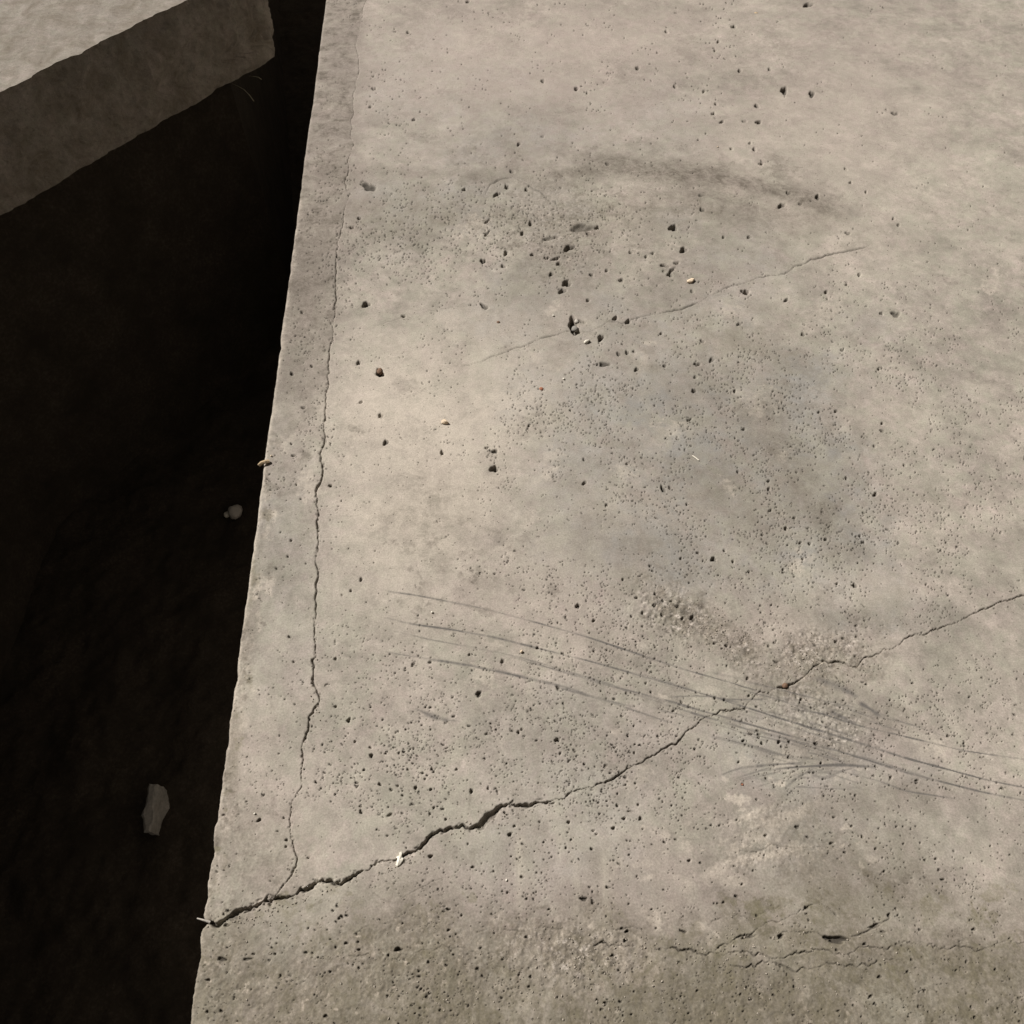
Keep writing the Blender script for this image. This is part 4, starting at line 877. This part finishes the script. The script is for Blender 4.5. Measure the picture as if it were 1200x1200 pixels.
rest(pebble_mesh('white_crumb', (.0036, .0032, .0026), 15, .3, 1), 841, 172.5, 0, M_CREAM, 'white_crumb', 'pale crumb far up the slab above the brown stain', 'crumb', 'white crumbs on the slab')
rest(pebble_mesh('white_crumb', (.0040, .0034, .0028), 17, .3, 1), 318, 534.5, 0, M_CREAM, 'white_crumb', 'pale crumb on the edge strip beside the stub at the edge', 'crumb', 'white crumbs on the slab')

# white scrap caught in the diagonal crack: two lobes
bm = bmesh.new()
ring_pts = [(0, -.0085), (.0028, -.0062), (.0056, -.001), (.0062, .0026), (.0040, .0030), (.0026, .0052), (.0030, .0088), (.0014, .0100), (-.0012, .0086), (-.0010, .0050), (-.0030, .0040), (-.0042, .0022), (-.0022, .0008), (-.0024, -.0042), (-.0030, -.0074)]
lo = [bm.verts.new((x, y, .0004 + .0006 * mnoise.noise(Vector((x * 300, y * 300, 1))))) for x, y in ring_pts]
hi = [bm.verts.new((x * .86, y * .86 , .0030 + .0020 * mnoise.noise(Vector((x * 260, y * 260, 4))))) for x, y in ring_pts]
n = len(lo)
for i in range(n): bm.faces.new((lo[i], lo[(i + 1) % n], hi[(i + 1) % n], hi[i]))
cen = bm.verts.new((.0008, -.0008, .0052))
for i in range(n): bm.faces.new((hi[i], hi[(i + 1) % n], cen))
bm.faces.new(lo[::-1])
me = bpy.data.meshes.new('paint_flake'); bm.to_mesh(me); bm.free()
rest(me, 467.5, 1007.5, -8, M_WHITE, 'paint_flake', 'white two-lobed flake caught in the diagonal crack', 'flake', sink=.001)

def stick(name, pts, r0, r1, mat, label, cat, group=None, sides=6):
    """bent tapering rod"""
    bm = bmesh.new(); rings = []
    for k, p in enumerate(pts):
        p = Vector(p)
        t = (Vector(pts[min(k + 1, len(pts) - 1)]) - Vector(pts[max(k - 1, 0)])).normalized()
        a = t.orthogonal().normalized(); b = t.cross(a)
        r = r0 + (r1 - r0) * k / (len(pts) - 1)
        rings.append([bm.verts.new(p + (a * math.cos(2 * PI * i / sides) + b * math.sin(2 * PI * i / sides)) * r * (1 + .15 * math.sin(i * 2.1 + k))) for i in range(sides)])
    for x, y in zip(rings, rings[1:]):
        for i in range(sides): bm.faces.new((x[i], x[(i + 1) % sides], y[(i + 1) % sides], y[i]))
    bm.faces.new(rings[0][::-1]); bm.faces.new(rings[-1])
    bmesh.ops.recalc_face_normals(bm, faces=bm.faces[:])
    c = Vector(pts[0])
    for v in bm.verts: v.co -= c
    me = bpy.data.meshes.new(name); bm.to_mesh(me); bm.free()
    o = link(name, me, mat); o.location = c
    return tag(o, label, cat, group)

a = gp(811.2, 534.5); b = gp(818.6, 540)
stick('white_splinter', [(a.x, a.y, .0014), ((a.x + b.x) / 2, (a.y + b.y) / 2, .0018), (b.x, b.y, .0014)], .0011, .0010, M_WHITE, 'thin white splinter lying right of the middle of the slab', 'splinter')
a = gp(303.5, 545.5); b = gp(316, 541.5)
stick('twig_stub', [(a.x, a.y, .0005), (a.x * .7 + b.x * .3, a.y * .7 + b.y * .3, .0040), (a.x * .35 + b.x * .65, a.y * .35 + b.y * .65, .0042), (b.x, b.y, .0022)], .0026, .0030, M_WOOD, 'small brown stub sticking out over the edge of the slab', 'twig')
a = gp(232, 1076.5); b = gp(246.5, 1080.5)
stick('pale_splinter', [(a.x, a.y, .003), ((a.x + b.x) / 2, (a.y + b.y) / 2, .0026), (b.x, b.y, .0004)], .0009, .0015, M_PALESTONE, 'pale splinter poking over the edge where the diagonal crack ends', 'splinter')

# pebbles set in the surface
rest(pebble_mesh('red_pebble', (.0120, .0150, .010), 21, .22, 2), 445, 434.5, 10, M_BROWN, 'red_pebble', 'brown red pebble set in a pit on the pale area, upper left', 'pebble', 'red pebbles in the slab', sink=.0065)
rest(pebble_mesh('red_pebble', (.0080, .0090, .006), 23, .25, 2), 634.5, 455.5, 30, M_RED, 'red_pebble', 'small rust red pebble in the middle of the slab, below the big ragged hole', 'pebble', 'red pebbles in the slab', sink=.0035)
rest(pebble_mesh('red_pebble', (.0070, .0070, .005), 25, .25, 2), 584, 377.5, 0, M_BROWN, 'red_pebble', 'tiny brown pebble left of the big ragged hole, above the pale crack', 'pebble', 'red pebbles in the slab', sink=.003)
rest(pebble_mesh('red_pebble', (.0036, .0030, .0028), 27, .25, 1), 870, 919.5, 0, M_RED, 'red_pebble', 'tiny red pebble below the scrapes, right of the diagonal crack', 'pebble', 'red pebbles in the slab', sink=.0012)
rest(pebble_mesh('hole_pebble', (.0135, .0150, .010), 31, .2, 2), 673.5, 388, 0, M_GREY, 'hole_pebble', 'grey pebble lodged in the lower end of the big ragged hole', 'pebble', None, z=-.0065, sink=0)
rest(pebble_mesh('hole_grain', (.0085, .0110, .008), 33, .25, 2), 675.5, 379, 15, M_PALESTONE, 'hole_grain', 'pale grain on the right side of the big ragged hole', 'grain', None, z=-.0045, sink=0)
rest(pebble_mesh('dark_pebble', (.0080, .0080, .006), 35, .25, 2), 920, 803.5, 0, M_BROWN, 'dark_pebble', 'brown crumb plugging the diagonal crack beside the rough patch', 'pebble', None, sink=.0035)
rest(pebble_mesh('ochre_pebble', (.0120, .012, .005), 37, .25, 2), 886, 15, 0, M_WOOD, 'ochre_pebble', 'flat ochre pebble set in the slab at the top of the picture', 'pebble', None, sink=.0036)

# in the trench
g = gp(275.5, 599, -TRENCH_D + .03)
st = link('grey_stone', pebble_mesh('grey_stone', (.056, .060, .046), 41, .22, 3), M_PALESTONE)
st.location = (g.x, g.y, floor_z(g.x, g.y) + .020)
tag(st, 'rounded grey stone alone on the dark trench floor', 'stone')
g = gp(264.6, 600.5, -TRENCH_D + .02)
st = link('pale_pebble', pebble_mesh('pale_pebble', (.025, .028, .022), 43, .2, 2), M_WHITE)
st.location = (g.x, g.y, floor_z(g.x, g.y) + .009)
tag(st, 'small pale pebble touching the left side of the grey stone', 'pebble')

def strand(p, label):
    pts = [gp(u, v, z) for (u, v, z) in p]
    stick('dry_grass', pts, .0011, .0006, M_STRAW, label, 'grass blade', 'dry grass blades in the trench', 5)
fz = -DECK - .03
strand([(297.5, 118.5, fz + .030), (292, 111, fz + .038), (286, 105, fz + .036), (279, 101, fz + .028), (272, 98, fz + .012)], 'longer straw coloured grass blade slanting in the trench below the block')
strand([(306.5, 93, fz + .030), (303, 90.5, fz + .036), (298, 89.5, fz + .034), (292, 89, fz + .020)], 'short grass blade lying close under the broken corner of the block')

# broken lump lying in the trench, cut by the left side of the photograph
LZ = -TRENCH_D + .10
tp = [gp(u, v, LZ) for u, v in ((183.5, 919), (181, 940), (178, 958), (174, 973), (169, 974), (168, 950), (170, 930), (174, 917))]
outl = [(p.x, p.y) for p in tp][::-1]
area = sum(outl[i][0] * outl[(i + 1) % len(outl)][1] - outl[(i + 1) % len(outl)][0] * outl[i][1] for i in range(len(outl)))
if area < 0: outl = outl[::-1]
lump_o = block('concrete_lump', outl, -TRENCH_D - .05, LZ, M_GREY, 5.7, 0.012, 0.012, 10)
tag(lump_o, 'narrow broken lump of dull grey concrete lying in the dark trench near the lower left', 'concrete lump')

# loose sand and grit in the broken patches
gv = []; gf = []
oct_ = [(1, 0, 0), (-1, 0, 0), (0, 1, 0), (0, -1, 0), (0, 0, 1), (0, 0, -1)]
of = [(0, 2, 4), (2, 1, 4), (1, 3, 4), (3, 0, 4), (2, 0, 5), (1, 2, 5), (3, 1, 5), (0, 3, 5)]
def z_at(u, v):
    i = int(np.clip(np.searchsorted(rows, v), 0, NR - 1))
    j = int(np.clip((u - eu_j[i]) / (1214 - eu_j[i]) * NC, 0, NC - 1))
    return float(Z[i, j])
spots = [(330, 1062, 60, 5, 45, -22), (560, 968, 60, 6, 50, -18), (470, 1012, 30, 5, 30, -25), (372, 800, 5, 60, 26, 0), (850, 742, 45, 22, 130, 32), (945, 775, 38, 20, 130, 0), (690, 1120, 60, 25, 120, 0), (900, 1110, 90, 25, 110, 0), (300, 1080, 40, 25, 50, 0), (670, 270, 35, 18, 40, 0), (960, 860, 30, 20, 30, 0), (700, 600, 260, 320, 90, 0), (640, 1170, 300, 26, 120, 0)]
for (cu, cv, su, sv, n, ang) in spots:
    c, s = math.cos(math.radians(ang)), math.sin(math.radians(ang))
    for k in range(n):
        a_, b_ = random.gauss(0, su * .7), random.gauss(0, sv * .7)
        u = cu + a_ * c - b_ * s; v = cv + a_ * s + b_ * c
        if u < edge_u(v) + 8 or v > 1208 or u > 1208 or v < 0: continue
        if abs(v - float(across_v(u))) < 3.2: continue
        g = gp(u, v); r = random.uniform(.0005, .0015)
        z = z_at(u, v) + r * .4
        base = len(gv)
        rot = Matrix.Rotation(random.uniform(0, 6.28), 3, 'Z') @ Matrix.Rotation(random.uniform(0, 6.28), 3, 'X')
        sx = (random.uniform(.7, 1.4), random.uniform(.6, 1.1), random.uniform(.6, 1))
        for p in oct_:
            w = rot @ Vector((p[0] * sx[0], p[1] * sx[1], p[2] * sx[2])) * r
            gv.append((g.x + w.x, g.y + w.y, z + w.z))
        gf += [tuple(base + i for i in f) for f in of]
me = bpy.data.meshes.new('grit'); me.from_pydata(gv, [], gf)
tag(link('grit', me, M_GRIT), 'loose pale grit scattered over the broken patches of the slab', None, None, 'stuff')
